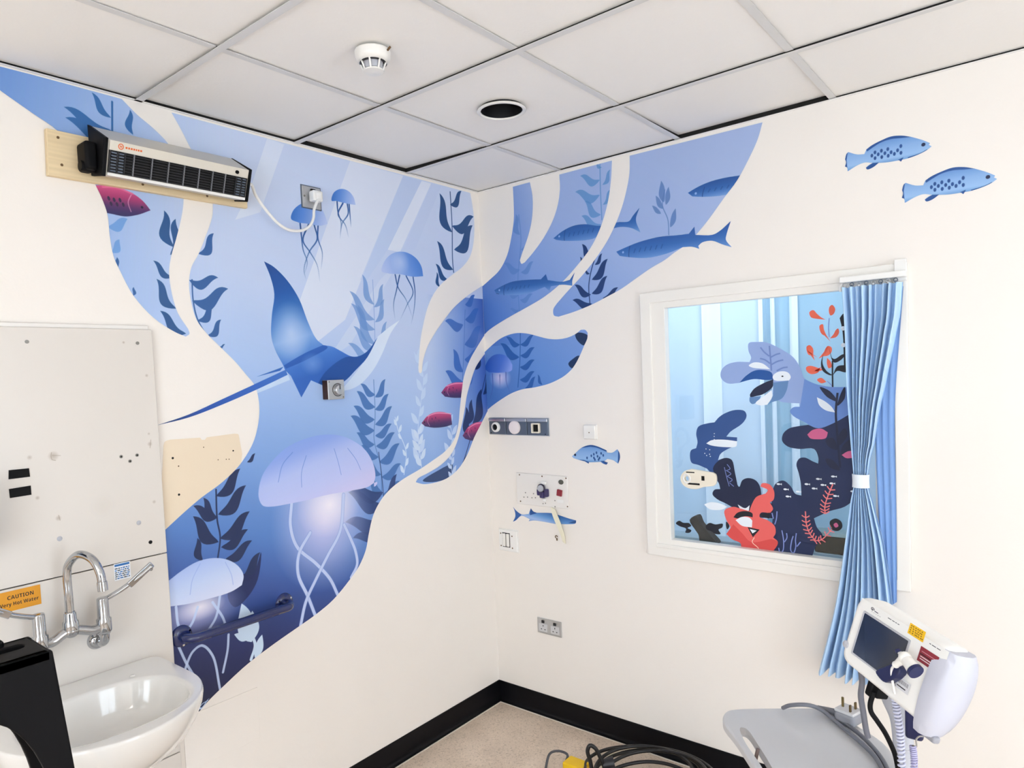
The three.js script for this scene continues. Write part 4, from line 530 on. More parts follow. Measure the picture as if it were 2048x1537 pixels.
// ---- tied curtain on a short track at the right of the window ----
{
  const widths = (rows, pleats, amp, z0, mtl, name, g, l) => {
    const N = pleats * 14, R = []; const c = new THREE.CatmullRomCurve3(rows.map((r) => V3(r[0], r[1], r[2])), false, 'centripetal'), c2 = new THREE.CatmullRomCurve3(rows.map((r) => V3(r[3], r[4] ?? 1, 0)), false, 'centripetal'), ph = Array.from({ length: 4 }, rnd);
    for (let k = 0; k <= 60; k++) { const t = k / 60, a = c.getPoint(t), b = c2.getPoint(t), row = []; for (let i = 0; i <= N; i++) { const s = i / N, w = s + 0.012 * Math.sin(s * 23 + ph[0] * 6 + t * 2) + 0.006 * Math.sin(s * 51 + ph[1] * 6), f = Math.sin(2 * Math.PI * pleats * w), am = amp * b.y * (0.7 + 0.3 * Math.sin(s * 17 + ph[2] * 9)); row.push([a.x + (b.x - a.x) * s, a.y - 0.012 * Math.sin(Math.PI * s) * (k === 60 ? 1 : 0), z0 + a.z + am * (f + 0.25 * Math.sin(2 * f))]); } R.push(row); }
    return part(g, name, skin(R, false, false), mtl, l);
  };
  const g = thing('curtain', 'light blue pleated curtain gathered by a white band at the right of the window', 'curtain');
  // rows: left x, y, z shift, right x, pleat depth
  widths([[1.748, 2.012, 0, 1.936, 0.75], [1.757, 1.85, 0, 1.915, 0.95], [1.762, 1.65, 0.003, 1.878, 1], [1.772, 1.45, 0.006, 1.843, 0.8], [1.776, 1.34, 0.008, 1.822, 0.3], [1.776, 1.30, 0.008, 1.822, 0.3], [1.768, 1.25, 0.008, 1.835, 0.6], [1.748, 1.1, 0.004, 1.868, 0.95], [1.71, 0.85, 0.004, 1.897, 1.15], [1.648, 0.585, 0.004, 1.91, 1.35]], 9, 0.03, 0.062, M.curtain, 'cloth', g);
  widths([[1.84, 2.0, 0, 1.932, 0.3], [1.838, 1.5, 0, 1.9, 0.3], [1.845, 1.2, 0, 1.902, 0.3], [1.86, 0.88, 0, 1.9, 0.3]], 3, 0.008, 0.024, M.curtainRear, 'rear_cloth', g, 'darker blue rear layer hanging straight');
  const bp = []; for (let i = 0; i < 24; i++) { const a = i / 24 * Math.PI * 2; bp.push([1.7985 + 0.0285 * Math.cos(a), 0, 0.07 + 0.021 * Math.sin(a)]); }
  part(g, 'tie_band', skin([0.024, 0.012, 0, -0.012, -0.024].map((dy, k) => bp.map((p) => [1.7985 + (p[0] - 1.7985) * (1 - 0.02 * (2 - Math.abs(k - 2))), 1.318 + dy, p[2]])), true, false), M.band, 'white tie band');
  settle(g);
  const t = thing('curtain_track', 'short white curtain track above the blue curtain', 'curtain track');
  part(t, 'track', box(1.735, 2.03, 0.02, 1.945, 2.052, 0.06, 0.004), M.white);
  part(t, 'end_board', box(1.905, 2.02, 0.0205, 1.943, 2.095, 0.03, 0.003), M.white);
  for (let k = 0; k < 8; k++) part(t, 'hook', [new THREE.TorusGeometry(0.006, 0.0016, 6, 16).translate(1.752 + k * 0.023, 2.022, 0.05), box(1.748 + k * 0.023, 2.012, 0.046, 1.756 + k * 0.023, 2.02, 0.054, 0.002)], k % 2 ? M.darkSteel : M.steel);
  part(t, 'cord_end', tube([[1.742, 2.028, 0.045], [1.736, 2.016, 0.05], [1.738, 2.0, 0.052]], 0.004), M.white);
  settle(t);
}

// ---------- things on the mural wall ----------
const PX = 0.02;                                            // face of the sink panels
{
  const g = thing('timber_board', 'pale timber mounting board behind the wall heater', 'board');
  const s = new THREE.Shape(); s.moveTo(-1.993, 2.403); s.lineTo(-1.345, 2.407); s.lineTo(-1.341, 2.54); s.lineTo(-1.989, 2.541); s.lineTo(-1.993, 2.403);
  part(g, 'board', onWall(extrude(s, 0.02, 0.002), 'left', 0.001), M.wood);
  for (const [y, z] of [[2.52, 1.96], [2.44, 1.955], [2.425, 1.72], [2.425, 1.5]]) part(g, 'screw', rod([0.02, y, z], [0.022, y, z], 0.004), M.rust);
  settle(g);
  // tilted fan heater: profile in x, y swept along z
  const h = thing('fan_heater', 'silver and black fan heater tilted down on the timber board', 'heater'), z0 = 1.405, z1 = 1.868;
  const prof = (pts, a, b, bev = 0.002) => { const sh = new THREE.Shape(); pts.forEach((p, i) => (i ? sh.lineTo(...p) : sh.moveTo(...p))); sh.closePath(); return extrude(sh, b - a, bev).translate(0, 0, a); };
  const top = [0.034, 2.572], ft = [0.143, 2.507], fb = [0.106, 2.41], rb = [0.036, 2.424];
  const along = (t, n = 0) => { const nx = 0.934, ny = -0.356; return [ft[0] + (fb[0] - ft[0]) * t + nx * n, ft[1] + (fb[1] - ft[1]) * t + ny * n]; };
  part(h, 'housing', prof([top, ft, fb, rb], z0, z1), mat(0xcfcac0, 0.4, { metalness: 0.25 }));
  part(h, 'front_band', prof([along(0, 0.001), along(0, 0.004), along(0.27, 0.004), along(0.27, 0.001)], z0 + 0.004, z1 - 0.004, 0.0008), mat(0xddd6c8, 0.4), 'white strip with the small orange mark');
  part(h, 'lower_band', prof([along(0.92, 0.001), along(0.92, 0.005), along(1, 0.005), along(1, 0.001)], z0 + 0.004, z1 - 0.004, 0.0008), M.white);
  part(h, 'grille_back', prof([along(0.28, 0.0006), along(0.28, 0.0012), along(0.91, 0.0012), along(0.91, 0.0006)], z0 + 0.004, z1 - 0.004, 0.0001), M.hole);
  for (let k = 0; k < 8; k++) { const t = 0.31 + k * 0.08; part(h, 'grille_slat', prof([along(t, 0.001), along(t, 0.004), along(t + 0.028, 0.005), along(t + 0.034, 0.001)], z0 + 0.005, z1 - 0.005, 0.0005), M.dark); }
  const bar = (z, w, m) => part(h, 'grille_bar', prof([along(0.28, 0.001), along(0.28, 0.007), along(0.91, 0.007), along(0.91, 0.001)], z, z + w, 0.0006), m);
  for (const z of [1.79, 1.735, 1.683, 1.632, 1.582, 1.535, 1.49]) bar(z, 0.003, mat(0x77777c, 0.5));
  for (const z of [1.86, 1.838, 1.816, 1.45, 1.43, 1.411]) bar(z, 0.004, M.dark);
  for (const [a, b] of [[1.822, 1.836], [1.843, 1.858], [1.416, 1.428], [1.435, 1.448]]) for (let k = 0; k < 7; k++) { const t = 0.32 + k * 0.085; part(h, 'vent_fin', prof([along(t, 0.003), along(t, 0.0075), along(t + 0.035, 0.0075), along(t + 0.035, 0.003)], a, b, 0.0005), M.darkSteel); }
  part(h, 'end_cap', prof([[top[0] - 0.004, top[1] + 0.004], [ft[0] + 0.006, ft[1] + 0.002], [fb[0] + 0.004, fb[1] - 0.006], [rb[0] - 0.004, rb[1] - 0.004]], z1, z1 + 0.012, 0.003), M.black);
  part(h, 'end_cap', prof([[top[0] - 0.004, top[1] + 0.003], [ft[0] + 0.006, ft[1] + 0.002], [fb[0] + 0.004, fb[1] - 0.006], [rb[0] - 0.004, rb[1] - 0.004]], z0 - 0.009, z0, 0.003), M.black);
  part(h, 'bracket', [box(0.021, 2.425, z1 + 0.01, 0.09, 2.51, z1 + 0.045, 0.01), rod([0.06, 2.437, z1 + 0.012], [0.06, 2.437, z1 + 0.052], 0.016)], M.black, 'black pivot bracket at the left end');
  part(h, 'bracket', box(0.021, 2.44, z0 - 0.02, 0.06, 2.5, z0 - 0.008, 0.004), M.black);
  const lp = along(0.13, 0.0046), tilt = Math.atan2(ft[0] - fb[0], ft[1] - fb[1]);
  const logo = sheetPrint(0, 0, 0.09, 0.024, 4000), c = logo.ctx; c.fillStyle = '#ddd6c8'; c.fillRect(0, 0, 90, 24); c.strokeStyle = '#e0631f'; c.lineWidth = 2.6; c.beginPath(); c.ellipse(13, 12, 7, 7.5, 0, 0, 7); c.stroke(); c.fillStyle = '#e0631f'; c.fillRect(10, 8, 2, 8); c.fillRect(14.5, 8, 2, 8); c.fillRect(10, 11, 6, 2); for (const [x, w] of [[26, 6], [34, 5], [41, 6], [49, 5], [56, 4], [62, 5], [69, 6]]) c.fillRect(x, 9, w, 5.5);
  const lg = new THREE.PlaneGeometry(0.09, 0.024).rotateY(Math.PI / 2).rotateZ(-tilt); part(h, 'logo', lg.translate(lp[0], lp[1], 1.8), printed(logo), 'orange ring logo');
  part(h, 'switch', rod([along(0.14, 0.003)[0], along(0.14, 0.003)[1], 1.452], [along(0.14, 0.009)[0], along(0.14, 0.009)[1], 1.452], 0.006), M.black);
  settle(h);
  // white flex looping from the heater to the outlet
  const f = thing('power_cord', 'white power cord looping from the heater to the upper outlet', 'cord');
  part(f, 'cord', tube([[0.09, 2.46, 1.392], ...[[0.05,2.487,1.341],[0.05,2.456,1.329],[0.05,2.43,1.311],[0.05,2.396,1.28],[0.05,2.361,1.239],[0.05,2.344,1.199],[0.05,2.344,1.154],[0.05,2.355,1.119],[0.05,2.376,1.092],[0.05,2.406,1.076],[0.05,2.438,1.071]], [0.045, 2.49, 1.043]], 0.0055, 90), M.white);
  part(f, 'plug', [box(0.012, 2.478, 1.02, 0.046, 2.52, 1.066, 0.006), box(0.04, 2.483, 1.028, 0.05, 2.512, 1.056, 0.004)], M.white, 'white moulded plug'); settle(f);
  const o = thing('outlet', 'small square steel outlet plate with the heater plug high on the mural', 'outlet');
  part(o, 'plate', box(0, 2.456, 1.003, 0.007, 2.541, 1.091, 0.003), M.steel); part(o, 'surround', box(-0.001, 2.452, 0.999, 0.004, 2.545, 1.095, 0.001), M.darkSteel);
  part(o, 'switch', box(0.006, 2.522, 1.03, 0.013, 2.533, 1.052, 0.002), M.black); for (const z of [1.012, 1.082]) part(o, 'screw', rod([0.007, 2.5, z], [0.0085, 2.5, z], 0.004), M.screw); settle(o);
}
{
  const g = thing('thermostat', 'square steel control box with a round dial under the manta ray', 'thermostat');
  part(g, 'box', box(0, 1.679, 0.957, 0.035, 1.76, 1.041, 0.003), M.steel); part(g, 'side_plate', box(0, 1.681, 1.0405, 0.034, 1.758, 1.0425, 0.0005), mat(0x4b2f22, 0.4, { metalness: 0.5 }), 'dark brown side');
  part(g, 'dial', [turned([[0, 0.052], [0.018, 0.052], [0.0205, 0.049], [0.022, 0.034]], [0, 1.718, 0.992], 'x', 40).translate(0, 0, 0)], M.satin); part(g, 'dial_ring', turned([[0.021, 0.034], [0.027, 0.036], [0.0275, 0.034]], [0, 1.718, 0.992], 'x', 40), M.dark); part(g, 'pointer', box(0.0515, 1.72, 0.991, 0.0535, 1.737, 0.9945, 0.0006), M.dark);
  for (const [y, z] of [[1.687, 0.965], [1.752, 1.033]]) part(g, 'screw', rod([0.035, y, z], [0.0365, y, z], 0.003), M.screw); settle(g);
}
{
  // bare cream patch left by a removed fitting
  const g = thing('wall_patch', 'cream bare plaster patch with screw holes between the sink panel and the mural', 'wall patch');
  part(g, 'plaster', slab([[-1736,1256,-1701,1562],[-1701,1562,-1695,1575,-1678,1580],[-1678,1580,-1572,1576],[-1572,1576,-1567,1568],[-1567,1568,-1555,1567],[-1555,1567,-1547,1575],[-1547,1575,-1443,1578],[-1443,1578,-1427,1574,-1424,1561],[-1424,1561,-1416,1501],[-1416,1501,-1423,1464],[-1423,1464,-1502,1402],[-1502,1402,-1581,1359],[-1581,1359,-1645,1319],[-1645,1319,-1736,1256]], 'left', 0, 0.0008, 0), M.patch);
  for (const [u, r, m] of [[[[-1673,1516]], 4, 0], [[[-1655,1486]], 2.5, 1], [[[-1660,1388]], 4, 0], [[[-1451,1516]], 3, 0], [[[-1511,1490]], 2, 1], [[[-1480,1488]], 2, 1], [[[-1469,1487]], 2, 1], [[[-1562,1541]], 2, 1]]) part(g, 'screw_hole', rod([0.0006, u[0][1] / 1000, -u[0][0] / 1000], [0.0012, u[0][1] / 1000, -u[0][0] / 1000], r / 1000), m ? M.rust : M.hole);
  settle(g);
  const a = thing('access_panel', 'faint white access panel low on the wall under the mural', 'access panel'); part(a, 'panel', box(0, 0.42, 1.415, 0.0025, 0.615, 1.7, 0.001), M.wall); settle(a);
}
// sink panels: one backing in three boards
{
  const pr = sheetPrint(-2.5, 0.2, -1.68, 1.98, 900), c = pr.ctx; c.fillStyle = '#dfd8d0'; c.fillRect(-2600, 100, 1000, 2000);
  for (const [p, r, a] of [[[[-2036,1568]], 16, 0.35], [[[-2097,1571]], 8, 0.3], [[[-2085,1450]], 7, 0.35], [[[-1754,1574]], 9, 0.3], [[[-1749,1800]], 6, 0.35], [[[-1753,1381]], 7, 0.3], [[[-2035,1380]], 9, 0.35], [[[-1814,1908]], 5, 0.4], [[[-1755,1608]], 5, 0.3], [[[-1911,1397]], 40, 0.05]]) glow(c, ...p[0], r, '120,100,80', a);
  stroke(c, [[-2040,1579,-2042,1569,-2040,1558,-2031,1554]], '#8d7a66', 2, 0.5); stroke(c, [[-2039,1570,-2017,1567]], '#8d7a66', 2, 0.4); stroke(c, [[-2034,1389,-2031,1373]], '#8d7a66', 2, 0.5); stroke(c, [[-1750,1587,-1754,1561]], '#8d7a66', 2.5, 0.4);
  const m = printed(pr, 0.3), g = thing('sink_panel', 'white wall panelling in stacked boards behind the washbasin with screws and scuffs', 'panelling');
  const board = (y0, y1) => { const b = box(0.003, y0, 1.722, PX, y1, 2.48, 0.0025), p = b.attributes.position, uv = b.attributes.uv; for (let i = 0; i < p.count; i++) uv.setXY(i, (-p.getZ(i) - pr.u0) / (pr.u1 - pr.u0), (p.getY(i) - pr.v0) / (pr.v1 - pr.v0)); return b; };
  part(g, 'upper_panel', board(1.2045, 1.951), m); part(g, 'middle_panel', board(0.515, 1.2015), m); part(g, 'lower_panel', board(0.11, 0.512), m);
  part(g, 'batten', box(0.003, 0.12, 1.74, 0.012, 1.94, 2.46, 0.0005), M.hole);
  part(g, 'top_ledge', box(0.003, 1.951, 1.73, 0.012, 1.964, 2.48, 0.002), M.panel);
  for (const p of [[0.02,1.908,2.081],[0.02,1.906,1.771],[0.02,1.16,1.778],[0.02,0.55,1.786],[0.02,1.543,1.846],[0.02,1.525,1.82],[0.02,1.542,1.797]]) part(g, 'screw', rod([PX - 0.001, p[1], p[2]], [PX + 0.0012, p[1], p[2]], p[1] > 1.6 && p[1] < 1.7 ? 0.003 : 0.0055), M.screw);
  for (const p of [[0.02,1.25,1.774],[0.02,1.543,1.846],[0.02,1.525,1.82],[0.02,1.542,1.797]]) part(g, 'screw_hole', rod([PX - 0.001, p[1], p[2]], [PX + 0.0014, p[1], p[2]], p[1] > 1.4 ? 0.0028 : 0.006), M.hole);
  for (const p of [[0.02,1.318,2.036],[0.02,1.321,1.806]]) part(g, 'screw_cap', turned([[0, 0.003], [0.006, 0.002], [0.0075, 0]], [PX, p[1], p[2]], 'x', 20), M.greyPlastic);
  settle(g);
  const strips = [['@0', [[0.021,1.541,2.151],[0.021,1.54,2.101],[0.021,1.515,2.1],[0.021,1.515,2.153]], 'upper of two black adhesive strips at the left of the sink panel'], ['@1', [[0.021,1.487,2.154],[0.021,1.489,2.1],[0.021,1.462,2.1],[0.021,1.461,2.153]], 'lower of two black adhesive strips at the left of the sink panel']];
  for (const [, q, l] of strips) { const s = new THREE.Shape(); q.forEach((p, i) => (i ? s.lineTo(-p[2], p[1]) : s.moveTo(-p[2], p[1]))); s.closePath(); const t = thing('adhesive_strip', l, 'strip', 'black strips on the sink panel'); part(t, 'strip', onWall(extrude(s, 0.003, 0.0008), 'left', PX), M.black); settle(t); }
  // yellow warning label
  const yq = [[0.021,1.202,2.194],[0.021,1.195,2.096],[0.021,1.137,2.097],[0.021,1.144,2.198]], y = thing('warning_sticker', 'orange yellow hot water caution sticker with a warning triangle', 'warning sticker'), zr = yq[1][2], zl = zr + 0.16, yt = yq[1][1], yb = yq[2][1];
  const cv = sheetPrint(0, 0, 0.16, yt - yb, 5200), k = cv.ctx, hh = (yt - yb) * 1000; k.fillStyle = '#e29a12'; k.fillRect(0, 0, 160, hh); k.setTransform(5.2, 0, 0, 5.2, 0, 0); k.fillStyle = '#1c1208'; k.textAlign = 'center'; k.font = 'bold 15px sans-serif'; k.fillText('CAUTION', 110, hh * 0.42); k.font = 'bold 14px sans-serif'; k.fillText('Very Hot Water', 106, hh * 0.74, 96);
  k.beginPath(); k.moveTo(32, hh * 0.2); k.lineTo(54, hh * 0.82); k.lineTo(10, hh * 0.82); k.closePath(); k.fillStyle = '#1c1208'; k.fill(); k.beginPath(); k.moveTo(32, hh * 0.34); k.lineTo(47, hh * 0.77); k.lineTo(17, hh * 0.77); k.closePath(); k.fillStyle = '#e29a12'; k.fill(); k.fillStyle = '#1c1208'; k.font = 'bold 15px sans-serif'; k.fillText('!', 32, hh * 0.73);
  part(y, 'label', new THREE.PlaneGeometry(0.16, yt - yb).rotateY(Math.PI / 2).translate(PX + 0.0012, (yt + yb) / 2, (zl + zr) / 2), printed(cv)); settle(y);
  const bq = [[0.021,1.205,1.892],[0.021,1.204,1.842],[0.021,1.146,1.846],[0.021,1.15,1.891]], bz0 = bq[1][2], bz1 = bq[0][2], by0 = bq[3][1], by1 = bq[1][1], n = thing('instruction_sticker', 'small white sticker with blue print on the panel right of the tap spout', 'sticker');
  const bc = sheetPrint(0, 0, 0.06, 0.07, 5000), e = bc.ctx; e.fillStyle = '#eef1f5'; e.fillRect(0, 0, 60, 70); e.fillStyle = '#2c6cae'; e.fillRect(3, 58, 54, 9); for (let r = 0; r < 6; r++) { let x = 3; while (x < 52) { const w = 3 + rnd() * 9; e.fillStyle = rnd() > 0.4 ? '#2f74b8' : '#45535f'; e.fillRect(x, 6 + r * 8.2, Math.min(w, 56 - x), 4.6); x += w + 2; } }
  part(n, 'label', new THREE.PlaneGeometry(bz1 - bz0, by1 - by0).rotateY(Math.PI / 2).translate(PX + 0.0012, (by0 + by1) / 2, (bz0 + bz1) / 2), printed(bc)); settle(n);
}
// washbasin
{
  const g = thing('washbasin', 'white ceramic washbasin fixed to the panelling under the tap', 'washbasin'), N = 96, cz = 2.04;
  const ring = (cx, ab, af, b, nb, nf, y, sx = 1, sz = sx, shift = 0) => Array.from({ length: N }, (_, i) => { const a = i / N * Math.PI * 2, c = Math.cos(a), s = Math.sin(a), n = c > 0 ? nf : nb, e = 2 / n, x = Math.sign(c) * Math.pow(Math.abs(c), e) * (c > 0 ? af : ab), z = Math.sign(s) * Math.pow(Math.abs(s), e) * b; return [cx + shift + x * sx, y, cz - z * sz]; });
  const out = (y, s, sh = 0) => ring(0.27, 0.248, 0.26, 0.26, 14, 1.95, y, s, s, sh), inn = (y, s, sh = 0) => ring(0.305, 0.162, 0.167, 0.205, 2.5, 2.4, y, s, s, sh);
  const rings = [out(0.655, 0.2, -0.1), out(0.665, 0.5, -0.1), out(0.7, 0.72, -0.055), out(0.75, 0.87, -0.028), out(0.80, 0.95, -0.012), out(0.84, 0.99, -0.0022), out(0.864, 1, 0), out(0.872, 0.994, 0), out(0.8755, 0.982, 0), inn(0.8752, 1.07), inn(0.873, 1.02), inn(0.866, 0.99), inn(0.84, 0.95), inn(0.80, 0.88), inn(0.77, 0.78), inn(0.752, 0.6), inn(0.744, 0.35), inn(0.742, 0.12)];
  part(g, 'bowl', skin(rings.map((r) => r.slice().reverse()), true, true), M.ceramic);
  part(g, 'waste', turned([[0, 0.004], [0.02, 0.004], [0.024, 0.001]], [0.3, 0.7425, cz], 'y', 24), M.chrome);
  part(g, 'chain_stay', [turned([[0, 0.004], [0.006, 0.003], [0.009, 0]], [0.137, 0.876, 1.905], 'y', 20)], M.ceramic);
  part(g, 'bracket', box(PX, 0.69, 1.9, 0.06, 0.86, 2.18, 0.01), M.ceramic);
  settle(g);
}
// mixer tap on the panel
{
  const g = thing('mixer_tap', 'chrome wall mixer tap with swan neck spout and two elbow levers', 'tap'), X = 0.085, ya = 1.035, zr = 1.955, zl = 2.125, zc = 2.045;
  part(g, 'body', [tube([[X, ya + 0.005, zl + 0.005], [X, ya + 0.0, zl - 0.03], [X, ya + 0.012, zc + 0.025], [X, ya + 0.02, zc], [X, ya + 0.012, zc - 0.025], [X, ya + 0.0, zr + 0.03], [X, ya + 0.005, zr - 0.005]], 0.0145, 48, 16), ball([X, ya + 0.018, zc], 0.022)], M.chrome);
  part(g, 'spout', [tube([[X, ya + 0.03, zc], [X, ya + 0.12, zc], [X, ya + 0.185, zc], [X + 0.008, ya + 0.215, zc - 0.003], [X + 0.05, ya + 0.248, zc - 0.018], [X + 0.1, ya + 0.235, zc - 0.036], [X + 0.122, ya + 0.195, zc - 0.045], [X + 0.125, ya + 0.165, zc - 0.047]], 0.0115, 70, 18)], M.chrome);
  part(g, 'spout_collar', turned([[0.0125, 0.075], [0.016, 0.07], [0.017, 0.05], [0.021, 0.045], [0.022, 0.022], [0.018, 0.014]], [X, ya, zc], 'y', 32), M.chrome);
  part(g, 'spout_nozzle', rod([X + 0.1248, ya + 0.172, zc - 0.0468], [X + 0.126, ya + 0.146, zc - 0.0475], 0.0135), M.chrome);
  for (const [z, s] of [[zr, -1], [zl, 1]]) {
    part(g, 'valve', turned([[0, 0.092], [0.014, 0.092], [0.016, 0.088], [0.0165, 0.03], [0.021, 0.026], [0.021, -0.01], [0.016, -0.02], [0, -0.022]], [X, ya, z], 'y', 28), M.chrome);
    const lv = tube([[X, ya + 0.083, z], [X + 0.006, ya + 0.092, z + s * 0.025], [X + 0.012, ya + 0.108, z + s * 0.06], [X + 0.02, ya + 0.135, z + s * 0.105], [X + 0.026, ya + 0.155, z + s * 0.135]], 0.0075, 40, 12); part(g, 'lever', [lv, box(-0.004, -0.045, -0.011, 0.004, 0.045, 0.011, 0.0035).rotateX(s * 0.98).translate(X + 0.02, ya + 0.138, z + s * 0.108), ball([X + 0.026, ya + 0.156, z + s * 0.137], 0.0085)], M.chrome);
    part(g, 'wall_elbow', [tube([[X, ya - 0.015, z], [X - 0.004, ya - 0.04, z], [X - 0.022, ya - 0.052, z], [PX + 0.006, ya - 0.054, z]], 0.0135, 30, 14)], M.chrome);
    part(g, 'wall_flange', turned([[0, 0.02], [0.014, 0.02], [0.024, 0.012], [0.029, 0]], [PX, ya - 0.054, z], 'x', 32), M.chrome);
  }
  settle(g);
}
// blue grab rail
{
  const g = thing('grab_rail', 'glossy dark blue grab rail on the mural right of the washbasin', 'grab rail'), y = 0.9, za = 1.685, zb = 1.28, X = 0.062;
  part(g, 'bar', tube([[0.012, y, za], [0.04, y, za], [X, y, za - 0.02], [X, y, za - 0.06], [X, y, (za + zb) / 2], [X, y, zb + 0.06], [X, y, zb + 0.02], [0.04, y, zb], [0.012, y, zb]], 0.0165, 90, 20), M.rail);
  for (let k = -3; k <= 3; k++) part(g, 'grip_ridge', rod([X + 0.0162 * Math.cos(k * 0.33), y + 0.0162 * Math.sin(k * 0.33), za - 0.07], [X + 0.0162 * Math.cos(k * 0.33), y + 0.0162 * Math.sin(k * 0.33), zb + 0.07], 0.0013, 0.0013, 6), M.rail);
  for (const z of [za, zb]) { part(g, 'flange', turned([[0, 0.016], [0.022, 0.016], [0.034, 0.011], [0.038, 0.001]], [0, y, z], 'x', 36), M.rail); for (const a of [0.5, 2.6, 4.7]) part(g, 'screw', rod([0.009, y + 0.029 * Math.sin(a), z + 0.029 * Math.cos(a)], [0.0145, y + 0.029 * Math.sin(a), z + 0.029 * Math.cos(a)], 0.004), M.chrome); }
  settle(g);
}
{
  const d = thing('soap_dispenser', 'dark blue wall dispenser cut off by the left edge beside the black strips', 'dispenser');
  part(d, 'body', box(PX, 1.335, 2.222, 0.125, 1.52, 2.33, 0.014), mat(0x123a5c, 0.3)); part(d, 'back_plate', box(PX, 1.325, 2.214, 0.045, 1.53, 2.338, 0.006), mat(0xb9cfe6, 0.4)); settle(d);
}
// black stand in the left foreground
{
  const g = thing('plastic_stand', 'black plastic stand with a slotted top and arched legs in the left foreground', 'stand'), x0 = 0.775, x1 = 0.9, zc = 2.47, yt = 1.281;
  // in local z: arch panel, right edge leaning outwards
  const arch = (ya, wTop, wBot) => { const s = new THREE.Shape(), ht = 0.128, hb = 0.245; s.moveTo(-ht + 0.006, yt); s.quadraticCurveTo(-ht, yt, -ht - 0.001, yt - 0.006); s.lineTo(-hb, 0); s.lineTo(-hb + wBot, 0); s.lineTo(-0.116, 0.98); s.bezierCurveTo(-0.106, 1.09, -0.06, ya, 0, ya); s.bezierCurveTo(0.06, ya, 0.106, 1.09, 0.116, 0.98); s.lineTo(hb - wBot, 0); s.lineTo(hb, 0); s.lineTo(ht + 0.001, yt - 0.006); s.quadraticCurveTo(ht, yt, ht - 0.006, yt); s.lineTo(-ht + 0.006, yt); return s; };
  const stand = (sh, xa, depth) => extrude(sh, depth, 0.003).rotateY(Math.PI / 2).translate(xa, 0, zc);
  part(g, 'front_panel', stand(arch(1.19, 0, 0.042), x1 - 0.014, 0.014), M.black); part(g, 'rear_panel', stand(arch(1.19, 0, 0.042), x0, 0.014), M.black);
  const top = new THREE.Shape(); top.moveTo(-0.122, 0); top.lineTo(0.122, 0); top.lineTo(0.122, x1 - x0); top.lineTo(-0.122, x1 - x0); top.lineTo(-0.122, 0);
  const hole = (x, y, a, b) => { const p = new THREE.Path(); p.moveTo(x - a + b, y - b); p.lineTo(x + a - b, y - b); p.absarc(x + a - b, y, b, -Math.PI / 2, Math.PI / 2, false); p.lineTo(x - a + b, y + b); p.absarc(x - a + b, y, b, Math.PI / 2, Math.PI * 1.5, false); top.holes.push(p); };
  hole(0.035, 0.088, 0.075, 0.016); hole(-0.075, 0.05, 0.03, 0.014); hole(0.06, 0.045, 0.02, 0.013);
  part(g, 'top', extrude(top, 0.02, 0.003).rotateX(-Math.PI / 2).rotateY(-Math.PI / 2).translate(x0, yt - 0.02, zc), M.black);
  part(g, 'tray_floor', box(x0 + 0.012, yt - 0.1, zc - 0.118, x1 - 0.012, yt - 0.095, zc + 0.118, 0.001), M.hole);
  part(g, 'handle_lip', box(x0 - 0.002, yt - 0.004, zc - 0.08, x0 + 0.028, yt + 0.012, zc + 0.11, 0.006), M.black);
  for (const s of [-1, 1]) part(g, 'side_panel', box(-0.0605, -0.1, -0.004, 0.0605, 0.075, 0.004, 0.002).rotateX(-s * 0.091).translate((x0 + x1) / 2, yt - 0.078, zc + s * 0.131), M.black);
  settle(g);
}
// ---------- things on the window wall ----------
const dots = (g, name, pts, r, m, z = 0.0005) => { for (const p of pts) part(g, name, turned([[0, 0.0022], [r * 0.7, 0.0018], [r, 0]], [0, 0, 0], 'y', 16).rotateX(Math.PI / 2).translate(p[0], p[1], z), m); };
{
  const g = thing('gas_outlet_panel', 'grey steel strip of three round medical outlets beside the room corner', 'outlet panel');
  const xs = [[0.017, 0.128], [0.132, 0.264], [0.268, 0.393]];
  xs.forEach(([a, b]) => { part(g, 'outlet_plate', box(a, 1.44, 0, b, 1.523, 0.012, 0.003), M.darkSteel); part(g, 'plate_lip', box(a, 1.508, 0.01, b, 1.523, 0.017, 0.003), M.satin); });
  part(g, 'back_plate', box(0.012, 1.436, 0, 0.398, 1.527, 0.004, 0.001), M.satin);
  const disc = (x, r, ri, m, dep) => turned([[ri, dep], [r - 0.003, dep], [r, dep - 0.004], [r, 0]], [0, 0, 0], 'y', 36).rotateX(Math.PI / 2).translate(x, 1.478, 0.011);
  part(g, 'outlet_ring', disc(0.066, 0.026, 0.016, 0, 0.014), M.white); part(g, 'outlet_hole', disc(0.066, 0.0165, 0, 0, 0.008), M.hole);
  part(g, 'outlet_cover', disc(0.19, 0.034, 0, 0, 0.014), mat(0xf4e8e6, 0.4), 'white round cover');
  const sq = roundRect(0.3, 1.452, 0.35, 1.502, 0.006), h = new THREE.Path(); h.moveTo(0.307, 1.459); h.lineTo(0.307, 1.495); h.lineTo(0.343, 1.495); h.lineTo(0.343, 1.459); h.lineTo(0.307, 1.459); sq.holes.push(h);
  part(g, 'outlet_ring', extrude(sq, 0.014, 0.002).translate(0, 0, 0.011), M.cream); part(g, 'outlet_hole', box(0.306, 1.458, 0.0105, 0.344, 1.496, 0.0135, 0), M.hole);
  dots(g, 'screw', [[0.03, 1.447], [0.12, 1.514], [0.378, 1.447]], 0.003, M.hole, 0.012); settle(g);
  const b = thing('wall_box', 'small blank white box above the left-swimming fish sticker', 'box'); part(b, 'cover', box(0.604, 1.43, 0, 0.668, 1.497, 0.022, 0.005), M.gloss); part(b, 'base', box(0.602, 1.428, 0, 0.67, 1.499, 0.006, 0.002), M.white); dots(b, 'screw', [[0.637, 1.462]], 0.003, M.rust, 0.0218); settle(b);
}
